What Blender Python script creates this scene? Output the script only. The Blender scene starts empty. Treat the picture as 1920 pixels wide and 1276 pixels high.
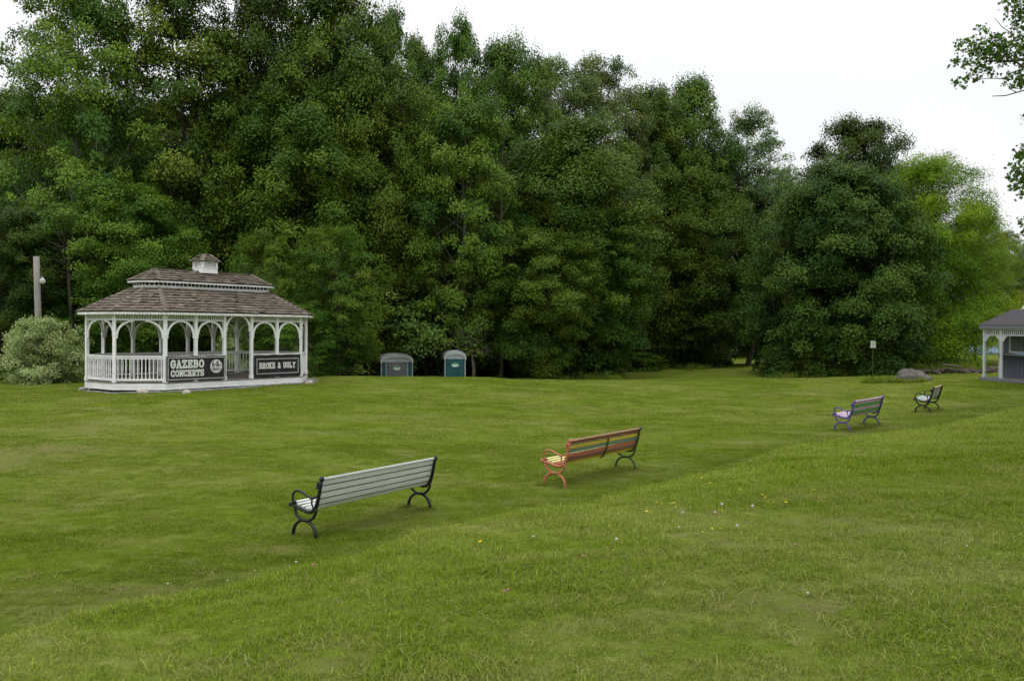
import bpy, math, random
import numpy as np
from mathutils import Matrix, Vector, Euler

R = math.radians
S = bpy.context.scene
COL = S.collection
F, HY, EYE = 1600.0, 605.0, 2.95          # focal length and horizon of the photograph, eye height over the lower lawn

# ------------------------------------------------------------------ helpers
def at(px, d):
    return (px - 960.0) * d / F
def zof(py, d):
    return EYE - (py - HY) * d / F

class MB:
    """collects shapes, then links them as ONE mesh object"""
    def __init__(s):
        s.v, s.f, s.m, s.t = [], [], [], []
    def add(s, vs, fs, mi=0, tint=.5):
        b = len(s.v)
        s.v += [tuple(v) for v in vs]
        for f in fs:
            s.f.append([b + i for i in f]); s.m.append(mi); s.t.append(tint)
        return s
    def hexa(s, p, mi=0, tint=.5):       # 8 points: bottom loop, top loop
        return s.add(p, [(3,2,1,0),(4,5,6,7),(0,1,5,4),(1,2,6,5),(2,3,7,6),(3,0,4,7)], mi, tint)
    def box(s, c, h, M=None, mi=0, tint=.5):  # centre, full sizes, rotation
        x, y, z = h[0]/2, h[1]/2, h[2]/2
        p = [Vector(q) for q in ((-x,-y,-z),(x,-y,-z),(x,y,-z),(-x,y,-z),(-x,-y,z),(x,-y,z),(x,y,z),(-x,y,z))]
        if M is not None: p = [M @ q for q in p]
        c = Vector(c)
        return s.hexa([q + c for q in p], mi, tint)
    def tube(s, pts, rad, n=8, mi=0, tint=.5, cap=True, flat=1.0):
        pts = [Vector(p) for p in pts]
        if not hasattr(rad, '__len__'): rad = [rad]*len(pts)
        vs, fs = [], []
        nrm = None
        for i, p in enumerate(pts):
            t = (pts[min(i+1, len(pts)-1)] - pts[max(i-1, 0)])
            if t.length < 1e-9: t = Vector((0,0,1))
            t.normalize()
            if nrm is None:
                nrm = t.orthogonal().normalized()
            nrm = (nrm - t*nrm.dot(t))
            if nrm.length < 1e-6: nrm = t.orthogonal()
            nrm.normalize()
            b = t.cross(nrm)
            for k in range(n):
                a = 2*math.pi*k/n
                vs.append(p + nrm*math.cos(a)*rad[i] + b*math.sin(a)*rad[i]*flat)
        for i in range(len(pts)-1):
            for k in range(n):
                fs.append((i*n+k, i*n+(k+1) % n, (i+1)*n+(k+1) % n, (i+1)*n+k))
        if cap:
            fs.append(tuple(range(n))[::-1]); fs.append(tuple((len(pts)-1)*n+k for k in range(n)))
        return s.add(vs, fs, mi, tint)
    def ball(s, c, r, n=8, mi=0, tint=.5, sc=(1,1,1)):
        c = Vector(c); m = max(4, n//2+1)
        vs, fs = [], []
        for i in range(1, m):
            a = math.pi*i/m
            for k in range(n):
                b = 2*math.pi*k/n
                vs.append(c + Vector((math.sin(a)*math.cos(b)*r*sc[0], math.sin(a)*math.sin(b)*r*sc[1], math.cos(a)*r*sc[2])))
        vs += [c + Vector((0,0,r*sc[2])), c - Vector((0,0,r*sc[2]))]
        for i in range(m-2):
            for k in range(n):
                fs.append((i*n+k, (i+1)*n+k, (i+1)*n+(k+1) % n, i*n+(k+1) % n))
        top, bot = len(vs)-2, len(vs)-1
        for k in range(n):
            fs.append((top, k, (k+1) % n)); fs.append((bot, (m-2)*n+(k+1) % n, (m-2)*n+k))
        return s.add(vs, fs, mi, tint)
    def lathe(s, c, prof, n=8, mi=0, tint=.5):   # prof: (radius, z)
        c = Vector(c)
        vs = [c + Vector((r*math.cos(2*math.pi*k/n), r*math.sin(2*math.pi*k/n), z)) for r, z in prof for k in range(n)]
        fs = [(i*n+k, i*n+(k+1) % n, (i+1)*n+(k+1) % n, (i+1)*n+k) for i in range(len(prof)-1) for k in range(n)]
        fs += [tuple(range(n))[::-1], tuple((len(prof)-1)*n+k for k in range(n))]
        return s.add(vs, fs, mi, tint)
    def prism(s, poly, O, U, V, W, th, mi=0, tint=.5):   # polygon in plane (U, V) at O, thickness th along W
        O, U, V, W = Vector(O), Vector(U), Vector(V), Vector(W)
        n = len(poly)
        a = [O + U*x + V*y for x, y in poly]; b = [p + W*th for p in a]
        return s.add(a+b, [tuple(range(n))[::-1], tuple(range(n, 2*n))] + [(i, (i+1) % n, n+(i+1) % n, n+i) for i in range(n)], mi, tint)
    def build(s, name, mats, parent=None, smooth=False):
        me = bpy.data.meshes.new(name)
        me.from_pydata(s.v, [], s.f)
        if not isinstance(mats, (list, tuple)): mats = [mats]
        for m in mats: me.materials.append(m)
        me.polygons.foreach_set('material_index', s.m)
        a = me.attributes.new('tint', 'FLOAT', 'FACE'); a.data.foreach_set('value', s.t)
        if smooth: me.polygons.foreach_set('use_smooth', [True]*len(s.f))
        me.update()
        return link(name, me, parent)

def link(name, me, parent=None):
    o = bpy.data.objects.new(name, me); COL.objects.link(o)
    if parent: o.parent = parent
    return o
def empty(name, loc, rz=0.0):
    o = bpy.data.objects.new(name, None); COL.objects.link(o)
    o.location = loc; o.rotation_euler = (0, 0, rz); o.empty_display_size = .3
    return o
def tag(o, label=None, cat=None, group=None, kind=None):
    if label: o['label'] = label
    if cat: o['category'] = cat
    if group: o['group'] = group
    if kind: o['kind'] = kind
    return o
def copy_tree(o, parent=None):
    c = o.copy(); COL.objects.link(c); c.parent = parent
    for ch in o.children: copy_tree(ch, c)
    return c

# ------------------------------------------------------------------ materials
def new_mat(name):
    m = bpy.data.materials.new(name); m.use_nodes = True
    nt = m.node_tree; nt.nodes.clear()
    return m, nt
def N(nt, t, **kw):
    n = nt.nodes.new(t)
    for k, v in kw.items(): setattr(n, k, v)
    return n
def L(nt, a, b): nt.links.new(a, b)
def ramp(nt, fac, stops):
    r = N(nt, 'ShaderNodeValToRGB'); e = r.color_ramp.elements
    while len(e) < len(stops): e.new(.5)
    for el, (p, c) in zip(e, stops):
        el.position = p; el.color = (*c, 1) if len(c) == 3 else c
    if fac is not None: L(nt, fac, r.inputs[0])
    return r
def noise(nt, vec, scale, detail=4, rough=.6, dist=0.0):
    n = N(nt, 'ShaderNodeTexNoise'); n.inputs['Scale'].default_value = scale
    n.inputs['Detail'].default_value = detail; n.inputs['Roughness'].default_value = rough; n.inputs['Distortion'].default_value = dist
    if vec is not None: L(nt, vec, n.inputs['Vector'])
    return n
def mixc(nt, fac, a, b, mode='MIX'):
    m = N(nt, 'ShaderNodeMix', data_type='RGBA', blend_type=mode)
    for sock, v in ((m.inputs[0], fac), (m.inputs[6], a), (m.inputs[7], b)):
        if hasattr(v, 'is_linked'): L(nt, v, sock)
        elif isinstance(v, (int, float)): sock.default_value = v
        else: sock.default_value = (*v, 1)
    return m.outputs[2]
def math_(nt, op, a, b=None):
    m = N(nt, 'ShaderNodeMath', operation=op)
    for i, v in enumerate((a, b)):
        if v is None: continue
        if hasattr(v, 'is_linked'): L(nt, v, m.inputs[i])
        else: m.inputs[i].default_value = v
    return m.outputs[0]
def attr(nt, name, kind='GEOMETRY'):
    return N(nt, 'ShaderNodeAttribute', attribute_name=name, attribute_type=kind)
def principled(nt, color, rough=.6, spec=.4, metal=0.0, bump=None, bstr=.3, bdist=.01):
    p = N(nt, 'ShaderNodeBsdfPrincipled'); o = N(nt, 'ShaderNodeOutputMaterial')
    if hasattr(color, 'is_linked'): L(nt, color, p.inputs['Base Color'])
    else: p.inputs['Base Color'].default_value = (*color, 1)
    if hasattr(rough, 'is_linked'): L(nt, rough, p.inputs['Roughness'])
    else: p.inputs['Roughness'].default_value = rough
    p.inputs['Specular IOR Level'].default_value = spec; p.inputs['Metallic'].default_value = metal
    if bump is not None:
        b = N(nt, 'ShaderNodeBump'); b.inputs['Strength'].default_value = bstr; b.inputs['Distance'].default_value = bdist
        L(nt, bump, b.inputs['Height']); L(nt, b.outputs[0], p.inputs['Normal'])
    L(nt, p.outputs[0], o.inputs[0])
    return p

def paint(name, col, wear=(.25,.22,.18), amount=.25, rough=.5, scale=6.0, stretch=(1,1,1), metal=0.0):
    """painted surface with slight tone drift and worn or dirty specks"""
    m, nt = new_mat(name)
    tc = N(nt, 'ShaderNodeTexCoord'); mp = N(nt, 'ShaderNodeMapping'); mp.inputs['Scale'].default_value = stretch
    L(nt, tc.outputs['Object'], mp.inputs[0])
    n1 = noise(nt, mp.outputs[0], scale, 5, .65); n2 = noise(nt, mp.outputs[0], scale*7, 4, .7)
    tone = ramp(nt, n1.outputs['Fac'], [(.3, tuple(c*.82 for c in col)), (.7, tuple(min(1, c*1.1) for c in col))])
    f = math_(nt, 'ADD', math_(nt, 'MULTIPLY', n1.outputs['Fac'], .5), math_(nt, 'MULTIPLY', n2.outputs['Fac'], .5))
    wr = ramp(nt, f, [(.56, (0,0,0)), (.68, (1,1,1))])
    c = mixc(nt, math_(nt, 'MULTIPLY', wr.outputs[0], amount), tone.outputs[0], wear)
    principled(nt, c, rough, .4, metal, n2.outputs['Fac'], .15, .004)
    return m

def wood(name, a, b, scale=3.0, axis='X', tintamp=.5, rough=.85):
    """weathered timber with grain; 'tint' varies board by board"""
    m, nt = new_mat(name)
    tc = N(nt, 'ShaderNodeTexCoord'); mp = N(nt, 'ShaderNodeMapping')
    mp.inputs['Scale'].default_value = {'X': (1,14,14), 'Y': (14,1,14), 'Z': (14,14,1)}[axis]
    L(nt, tc.outputs['Object'], mp.inputs[0])
    n1 = noise(nt, mp.outputs[0], scale, 6, .7, .4); n2 = noise(nt, tc.outputs['Object'], 1.7, 3)
    t = attr(nt, 'tint')
    f = math_(nt, 'ADD', math_(nt, 'MULTIPLY', n1.outputs['Fac'], .6), math_(nt, 'MULTIPLY', n2.outputs['Fac'], .4))
    f = math_(nt, 'ADD', math_(nt, 'MULTIPLY', math_(nt, 'SUBTRACT', t.outputs['Fac'], .5), tintamp), f)
    r = ramp(nt, f, [(.2, a), (.8, b)])
    principled(nt, r.outputs[0], rough, .2, 0, n1.outputs['Fac'], .5, .01)
    return m

def leaf_mat(name, dark, mid, light, trans=.15, obj_var=.25):
    m, nt = new_mat(name)
    t = attr(nt, 'tint'); oi = N(nt, 'ShaderNodeObjectInfo')
    geo = N(nt, 'ShaderNodeNewGeometry')
    n = noise(nt, geo.outputs['Position'], .35, 3)
    f = math_(nt, 'ADD', math_(nt, 'MULTIPLY', t.outputs['Fac'], .75), math_(nt, 'MULTIPLY', n.outputs['Fac'], .35))
    r = ramp(nt, f, [(.15, dark), (.5, mid), (.92, light)])
    hs = N(nt, 'ShaderNodeHueSaturation')
    L(nt, math_(nt, 'ADD', math_(nt, 'MULTIPLY', oi.outputs['Random'], .022), .482), hs.inputs['Hue'])
    L(nt, math_(nt, 'ADD', math_(nt, 'MULTIPLY', oi.outputs['Random'], obj_var), 1-obj_var/2), hs.inputs['Value'])
    L(nt, r.outputs[0], hs.inputs['Color'])
    p = N(nt, 'ShaderNodeBsdfPrincipled'); p.inputs['Roughness'].default_value = .42; p.inputs['Specular IOR Level'].default_value = .09
    L(nt, hs.outputs[0], p.inputs['Base Color'])
    tr = N(nt, 'ShaderNodeBsdfTranslucent')
    L(nt, mixc(nt, 1.0, hs.outputs[0], (1.25,1.3,.5), 'MULTIPLY'), tr.inputs[0])
    mx = N(nt, 'ShaderNodeMixShader'); mx.inputs[0].default_value = trans
    L(nt, p.outputs[0], mx.inputs[1]); L(nt, tr.outputs[0], mx.inputs[2])
    o = N(nt, 'ShaderNodeOutputMaterial'); L(nt, mx.outputs[0], o.inputs[0])
    return m

def bark_mat(name, a, b):
    m, nt = new_mat(name)
    tc = N(nt, 'ShaderNodeTexCoord'); mp = N(nt, 'ShaderNodeMapping'); mp.inputs['Scale'].default_value = (6,6,1.2)
    L(nt, tc.outputs['Object'], mp.inputs[0])
    n1 = noise(nt, mp.outputs[0], 2.0, 6, .7, .6)
    r = ramp(nt, n1.outputs['Fac'], [(.3, a), (.7, b)])
    principled(nt, r.outputs[0], .9, .15, 0, n1.outputs['Fac'], .8, .03)
    return m

def lawn_color(nt):
    """shared by the ground sheet and the grass blades: patches of lush, yellowish and dry turf in world metres"""
    geo = N(nt, 'ShaderNodeNewGeometry')
    mp = N(nt, 'ShaderNodeMapping'); mp.inputs['Rotation'].default_value = (0, 0, R(12)); mp.inputs['Scale'].default_value = (.55, 1.5, .3)
    L(nt, geo.outputs['Position'], mp.inputs[0])
    big = noise(nt, geo.outputs['Position'], .16, 3, .55)
    streak = noise(nt, mp.outputs[0], 1.1, 6, .7, .3)
    fine = noise(nt, geo.outputs['Position'], 6.5, 6, .8)
    dry = noise(nt, mp.outputs[0], .5, 6, .68, .8)
    f = math_(nt, 'ADD', math_(nt, 'MULTIPLY', big.outputs['Fac'], .30), math_(nt, 'ADD', math_(nt, 'MULTIPLY', streak.outputs['Fac'], .4), math_(nt, 'MULTIPLY', fine.outputs['Fac'], .30)))
    base = ramp(nt, f, [(.37, (.062,.108,.003)), (.47, (.116,.162,.014)), (.54, (.150,.186,.034)), (.64, (.222,.240,.082))])
    d = ramp(nt, dry.outputs['Fac'], [(.52, (0,0,0)), (.70, (.55,.55,.55))])
    c = mixc(nt, d.outputs[0], base.outputs[0], (.225,.215,.095))
    # bank cut less often: paler, thicker turf; crest light, hollow shade painted in
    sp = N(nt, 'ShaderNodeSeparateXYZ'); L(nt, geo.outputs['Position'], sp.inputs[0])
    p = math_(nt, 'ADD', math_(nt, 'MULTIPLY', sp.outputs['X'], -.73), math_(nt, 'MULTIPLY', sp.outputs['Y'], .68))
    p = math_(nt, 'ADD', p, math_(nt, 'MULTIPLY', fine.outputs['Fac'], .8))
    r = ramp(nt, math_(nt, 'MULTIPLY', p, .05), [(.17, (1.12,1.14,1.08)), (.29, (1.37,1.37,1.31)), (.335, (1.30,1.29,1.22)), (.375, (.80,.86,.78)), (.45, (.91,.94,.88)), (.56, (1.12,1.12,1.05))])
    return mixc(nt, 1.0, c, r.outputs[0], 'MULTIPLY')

def ground_mat():
    m, nt = new_mat('turf')
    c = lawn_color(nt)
    geo = N(nt, 'ShaderNodeNewGeometry')
    n = noise(nt, geo.outputs['Position'], 38, 5, .75)
    c = mixc(nt, .55, c, ramp(nt, n.outputs['Fac'], [(.3, (.32,.32,.32)), (.7, (1.25,1.25,1.2))]).outputs[0], 'MULTIPLY')
    n2 = noise(nt, geo.outputs['Position'], 2.2, 4)
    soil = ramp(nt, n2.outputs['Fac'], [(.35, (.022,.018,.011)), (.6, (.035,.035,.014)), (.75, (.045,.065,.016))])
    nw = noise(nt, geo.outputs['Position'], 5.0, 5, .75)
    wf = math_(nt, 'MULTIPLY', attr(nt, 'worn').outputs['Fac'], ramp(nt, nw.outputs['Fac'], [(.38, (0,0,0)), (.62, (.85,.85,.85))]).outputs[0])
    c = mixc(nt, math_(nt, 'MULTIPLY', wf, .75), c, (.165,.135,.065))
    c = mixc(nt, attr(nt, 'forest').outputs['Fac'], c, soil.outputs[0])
    principled(nt, c, .95, .02, 0, n.outputs['Fac'], .8, .05)
    return m

def blade_mat(name, straw=False):
    m, nt = new_mat(name)
    t = attr(nt, 'tint')
    if straw:
        c = ramp(nt, t.outputs['Fac'], [(0, (.17,.175,.05)), (1, (.36,.35,.14))]).outputs[0]
    else:
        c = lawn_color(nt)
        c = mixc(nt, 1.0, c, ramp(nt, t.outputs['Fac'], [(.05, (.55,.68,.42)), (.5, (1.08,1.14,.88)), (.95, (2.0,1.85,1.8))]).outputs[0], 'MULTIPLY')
    p = N(nt, 'ShaderNodeBsdfPrincipled'); p.inputs['Roughness'].default_value = .6; p.inputs['Specular IOR Level'].default_value = .03
    L(nt, c, p.inputs['Base Color'])
    tr = N(nt, 'ShaderNodeBsdfTranslucent'); L(nt, mixc(nt, 1.0, c, (1.3,1.3,.8), 'MULTIPLY'), tr.inputs[0])
    mx = N(nt, 'ShaderNodeMixShader'); mx.inputs[0].default_value = .3
    L(nt, p.outputs[0], mx.inputs[1]); L(nt, tr.outputs[0], mx.inputs[2])
    o = N(nt, 'ShaderNodeOutputMaterial'); L(nt, mx.outputs[0], o.inputs[0])
    return m

def stone_mat(name, a, b, lichen=(.3,.3,.24)):
    m, nt = new_mat(name)
    tc = N(nt, 'ShaderNodeTexCoord')
    n1 = noise(nt, tc.outputs['Object'], 2.4, 6, .7); n2 = noise(nt, tc.outputs['Object'], 16, 5, .75)
    f = math_(nt, 'ADD', math_(nt, 'MULTIPLY', n1.outputs['Fac'], .55), math_(nt, 'MULTIPLY', n2.outputs['Fac'], .45))
    r = ramp(nt, f, [(.32, a), (.62, b)])
    c = mixc(nt, ramp(nt, n1.outputs['Fac'], [(.58, (0,0,0)), (.66, (.6,.6,.6))]).outputs[0], r.outputs[0], lichen)
    principled(nt, c, .9, .2, 0, n2.outputs['Fac'], .6, .03)
    return m

M = {}
M['white'] = paint('white_paint', (.82,.82,.83), (.40,.37,.32), .5, .45, 2.2)
M['white_trim'] = paint('white_trim_paint', (.78,.78,.79), (.30,.29,.25), .5, .5, 3.0)
M['shake'] = wood('cedar_shake', (.064,.052,.041), (.222,.186,.148), 3.0, 'X', .45)
M['gap_dark'] = paint('gap_shade_backing', (.018,.020,.016), (.03,.03,.03), .3, .8, 8)  # near-black, stands in for the shade behind the clerestory gaps
M['deck'] = wood('deck_boards', (.14,.12,.10), (.30,.27,.23), 2.0, 'X', .6)
M['soffit'] = wood('soffit_boards', (.09,.08,.07), (.18,.16,.14), 2.0, 'X', .5)
M['vinyl'] = paint('banner_vinyl', (.010,.010,.012), (.035,.035,.035), .3, .62, 1.5)
M['vinyl_white'] = paint('banner_print', (.66,.66,.64), (.5,.5,.48), .2, .5, 8)
M['iron_black'] = paint('black_iron', (.008,.008,.009), (.05,.042,.036), .4, .42, 18)
M['iron_coral'] = paint('coral_iron', (.40,.135,.070), (.50,.38,.31), .5, .45, 18)
M['iron_green'] = paint('green_iron', (.045,.085,.022), (.16,.20,.10), .4, .45, 18)
M['iron_purple'] = paint('purple_iron', (.085,.065,.21), (.22,.20,.36), .4, .45, 18)
def slat_paint(name, c, wear=(.2,.17,.13), amt=.35):
    return paint(name, c, wear, amt, .5, 5, (.35,3,3))
M['sl_white'] = slat_paint('weathered_white_slat', (.63,.65,.61), (.22,.19,.14), .9)
M['slat_edge'] = slat_paint('gap_shade_slat_edge', (.10,.085,.065), (.05,.04,.03), .6)  # slat edges coloured dark to stand for shade in the gaps
M['sl_maroon'] = slat_paint('maroon_slat', (.235,.092,.050))
M['sl_yellow'] = slat_paint('yellow_slat', (.62,.47,.03))
M['sl_sage'] = slat_paint('sage_slat', (.155,.235,.145))
M['sl_red'] = slat_paint('coral_red_slat', (.48,.125,.050))
M['sl_cap'] = slat_paint('highlit_red_rail', (.48,.26,.17))  # top rail lightened: pinkish highlight over maroon put into the colour
M['sl_cream'] = slat_paint('pale_yellow_slat', (.72,.68,.25))
M['sl_pink'] = slat_paint('pink_grey_slat', (.46,.32,.37))
M['sl_lilac'] = slat_paint('lilac_slat', (.72,.50,.68))
M['sl_green'] = slat_paint('bright_green_slat', (.065,.31,.05))
M['sl_grey'] = slat_paint('grey_slat', (.26,.27,.22))
M['sl_mint'] = slat_paint('mint_slat', (.50,.62,.60))
M['sl_tan'] = slat_paint('tan_slat', (.62,.42,.22))
M['pole'] = wood('pole_timber', (.13,.12,.11), (.37,.345,.315), 1.4, 'Z', .4)
M['steel'] = paint('galvanised_steel', (.30,.31,.32), (.2,.2,.2), .3, .4, 9, metal=.6)
M['lamp'] = paint('lamp_enamel', (.75,.75,.73), (.5,.5,.48), .2, .3, 8)
M['brown_box'] = paint('brown_box_paint', (.16,.075,.035), (.1,.07,.05), .4, .6, 8)
M['teal'] = paint('teal_plastic', (.008,.075,.085), (.03,.09,.1), .3, .42, 3)
M['teal_dark'] = paint('dark_teal_plastic', (.006,.035,.045), (.02,.05,.06), .3, .45, 3)
M['grey_plastic'] = paint('grey_plastic', (.115,.115,.13), (.17,.17,.17), .3, .45, 3)
M['grey_roof'] = paint('pale_grey_plastic', (.36,.39,.40), (.27,.28,.27), .4, .45, 3)
M['decal_white'] = paint('decal_white', (.55,.62,.58), (.4,.5,.45), .2, .4, 8)
M['decal_green'] = paint('decal_green', (.05,.33,.13), (.2,.4,.25), .2, .4, 8)
M['kiosk_white'] = paint('kiosk_white_paint', (.52,.54,.56), (.4,.38,.36), .3, .5, 4)
M['siding'] = paint('blue_grey_siding', (.115,.130,.160), (.09,.10,.13), .4, .6, 3, (4,4,.4))
M['kiosk_fascia'] = paint('grey_fascia', (.17,.18,.20), (.12,.12,.14), .3, .5, 4)
M['asphalt_roof'] = paint('asphalt_shingle', (.055,.050,.055), (.10,.095,.10), .6, .9, 14)
M['glass'] = paint('window_glass', (.12,.15,.13), (.16,.18,.16), .3, .12, 2)
M['kiosk_deck'] = wood('kiosk_deck_boards', (.10,.10,.11), (.22,.21,.22), 2, 'Y', .5)
M['boulder'] = stone_mat('granite', (.030,.028,.026), (.150,.140,.125), (.19,.19,.165))
M['wall_stone'] = stone_mat('field_stone', (.024,.019,.016), (.12,.098,.080), (.16,.15,.10))
M['pale_stone'] = stone_mat('pale_stone', (.28,.25,.22), (.52,.46,.40), (.5,.42,.36))
M['gravel'] = stone_mat('gravel_grey', (.12,.115,.11), (.38,.37,.35), (.42,.40,.36))
M['court'] = paint('blue_court', (.16,.25,.44), (.2,.28,.42), .4, .8, .6)
M['path'] = paint('pale_path', (.40,.39,.36), (.3,.28,.24), .4, .9, 1.5)
M['windscreen'] = paint('green_windscreen', (.025,.075,.065), (.04,.09,.08), .3, .8, 1)
M['net'] = paint('tennis_net_cord', (.025,.04,.035), (.05,.06,.05), .3, .8, 5)
M['house_white'] = paint('house_paint', (.72,.73,.74), (.5,.5,.5), .2, .6, 2)
M['sign'] = paint('sign_white', (.62,.66,.60), (.4,.45,.4), .3, .5, 3)
M['clover_white'] = paint('clover_petal', (.52,.47,.40), (.40,.27,.22), .7, .8, 60)
M['clover_pink'] = paint('clover_faded', (.34,.19,.13), (.30,.22,.14), .6, .8, 60)
M['hawk_yellow'] = paint('yellow_petal', (.80,.62,.02), (.7,.45,.02), .4, .6, 60)
M['stem'] = paint('flower_stem', (.10,.18,.03), (.2,.2,.08), .3, .7, 20)
M['bark'] = bark_mat('grey_bark', (.028,.024,.020), (.12,.105,.088))
M['bark_pale'] = bark_mat('pale_bark', (.07,.065,.055), (.24,.22,.19))
M['twig'] = bark_mat('dead_twig', (.06,.05,.04), (.17,.145,.115))
LM = {
 'ash':    leaf_mat('ash_leaf',   (0.035,0.094,0.017), (0.077,0.152,0.017), (0.142,0.220,0.025)),
 'maple':  leaf_mat('maple_leaf', (0.029,0.080,0.013), (0.063,0.125,0.013), (0.118,0.187,0.020)),
 'dark':   leaf_mat('dark_maple_leaf', (0.018,0.051,0.010), (0.039,0.078,0.010), (0.075,0.122,0.016)),
 'poplar': leaf_mat('poplar_leaf',(0.050,0.111,0.040), (0.097,0.165,0.044), (0.177,0.240,0.073), .18),
 'locust': leaf_mat('locust_leaf',(0.058,0.136,0.010), (0.123,0.214,0.009), (0.214,0.307,0.015), .3),
 'fresh':  leaf_mat('fresh_leaf', (0.037,0.105,0.017), (0.079,0.165,0.017), (0.150,0.234,0.029), .28),
 'apple':  leaf_mat('apple_leaf', (0.048,0.102,0.024), (0.095,0.156,0.026), (0.171,0.229,0.044), .2),
 'pale':   leaf_mat('variegated_leaf', (0.101,0.163,0.041), (0.260,0.356,0.124), (0.445,0.554,0.285), .2, .1),
 'weed':   leaf_mat('weed_leaf',  (0.042,0.110,0.019), (0.087,0.165,0.020), (0.154,0.229,0.031), .25),
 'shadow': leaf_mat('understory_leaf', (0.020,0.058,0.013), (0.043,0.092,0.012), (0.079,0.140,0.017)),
}

# ------------------------------------------------------------------ terrain
CP = np.array([
 (-2.7,11.5,.05),(-1.3,13.6,-.06),(.9,14.9,.08),(2.5,17,.02),(9.3,23,0),(10.7,24.7,0),(14.5,29,-.03),
 (-9,14,.05),(-16,18,.2),(-5,20,.1),(4,24,.05),(-11,24,.38),(-20,26,.45),
 (-12,29,.55),(-14,30.5,.55),(-9,34,.56),(-13,35,.55),(-11,32,.55),(-18,33,.5),(-20,37,.45),(-25,42,.3),(-16,40,.4),
 (-3.8,35.5,.76),(-7,36.5,.72),(-1.2,36,.68),(1.0,37,.37),(4.5,38,.30),(10.7,38,.36),(17,38.5,.38),(14,33,.2),(7,32,.2),(0,30,.35),(-4,29,.4),
 (-3,41,.2),(-7,41,.2),(-5.5,45.5,-.75),(-2.5,45.5,-.75),(-5.5,51,-1.2),(-2.5,51,-1.2),(-11,46,-.6),(2,47,-.4),(6,50,-.35),(8,57,-.42),(12,62,-.45),(16,70,-.6),(20,82,-1.0),(13,82,-1.0),(-4,60,-1.6),(4,62,-1.4),
 (-15,55,-.8),(-28,55,-.4),(15,47,-.08),(23,47,.25),(19,52,.1),(20.4,37,.47),(24,33,.4),(22,36,.47),(26,45,.4),(30,60,.35),(45,85,.3),(38,75,.35),(27,66,.2),
 (50,60,.5),(40,40,.6),(30,25,.3),(25,18,0),(0,0,0),(-15,5,0),(15,5,0),(-40,20,.4),(-60,50,.5),(-50,90,0),(0,110,-1),(60,120,1),(0,200,0),(100,200,3),(-100,200,2)], float)
EAX, EAY = .73, .68          # the bank runs this way
def ground(x, y):
    x = np.asarray(x, float); y = np.asarray(y, float)
    num = np.zeros(np.broadcast(x, y).shape); den = num.copy()
    for cx, cy, cz in CP:
        w = 1.0/((x-cx)**2 + (y-cy)**2 + 3.0)**1.6
        num = num + w*cz; den = den + w
    z = num/den
    p = -EAY*x + EAX*y
    q = EAX*x + EAY*y
    p = p + .20*np.sin(q*.31+1.0) + .12*np.sin(q*.83) + .09*np.sin(q*1.9+.6) + .06*np.sin(q*3.6+x*.8)
    s = np.clip((8.35-p)/2.3, 0, 1); s = np.where(s > .62, 1-((1-s)/.38)**2*.38, s*s*(1/.62)); s = np.clip(s, 0, 1)
    z = z + s*(.95 + .052*np.clip(6.0-p, 0, 30))
    fade = np.clip((y+2)/4, 0, 1)
    z = z + (.022*np.sin(x*1.1+.4*y) * np.sin(y*.9-.2*x) + .012*np.sin(x*2.7+1)*np.sin(y*2.3))*fade
    return z
def gz(x, y): return float(ground(x, y))

TREES = []      # (x, y, radius) of woody plants, for the forest floor

# ------------------------------------------------------------------ foliage
def leaf_shape(kind):
    if kind == 'maple':
        P = [(0,-.5),(.14,-.2),(.5,-.28),(.3,.0),(.48,.22),(.18,.2),(0,.58),(-.18,.2),(-.48,.22),(-.3,0),(-.5,-.28),(-.14,-.2)]
    elif kind == 'long':
        P = [(0,-.5),(.17,-.05),(0,.5),(-.17,-.05)]
    else:
        P = [(0,-.5),(.36,.0),(0,.5),(-.36,.0)]
    return np.array(P)
def leaves_mesh(name, C, Nn, size, tint, mat, rng, kind='quad'):
    n = len(C)
    P = leaf_shape(kind); k = len(P)
    Nn = Nn/np.linalg.norm(Nn, axis=1, keepdims=True)
    r = rng.normal(size=(n,3)); U = np.cross(Nn, r); U /= np.linalg.norm(U, axis=1, keepdims=True); V = np.cross(Nn, U)
    sz = size[:,None,None]
    pts = C[:,None,:] + sz*(P[None,:,0,None]*U[:,None,:] + P[None,:,1,None]*V[:,None,:])
    pts = pts - sz*.22*np.abs(P[None,:,0,None])*Nn[:,None,:]*1.2      # folded along the midrib
    me = bpy.data.meshes.new(name)
    me.vertices.add(n*k); me.vertices.foreach_set('co', pts.astype(np.float32).ravel())
    me.loops.add(n*k); me.loops.foreach_set('vertex_index', np.arange(n*k, dtype=np.int32))
    me.polygons.add(n); me.polygons.foreach_set('loop_start', np.arange(0, n*k, k, dtype=np.int32))
    a = me.attributes.new('tint', 'FLOAT', 'FACE'); a.data.foreach_set('value', tint.astype(np.float32))
    me.materials.append(mat); me.update(calc_edges=True)
    return me
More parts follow.
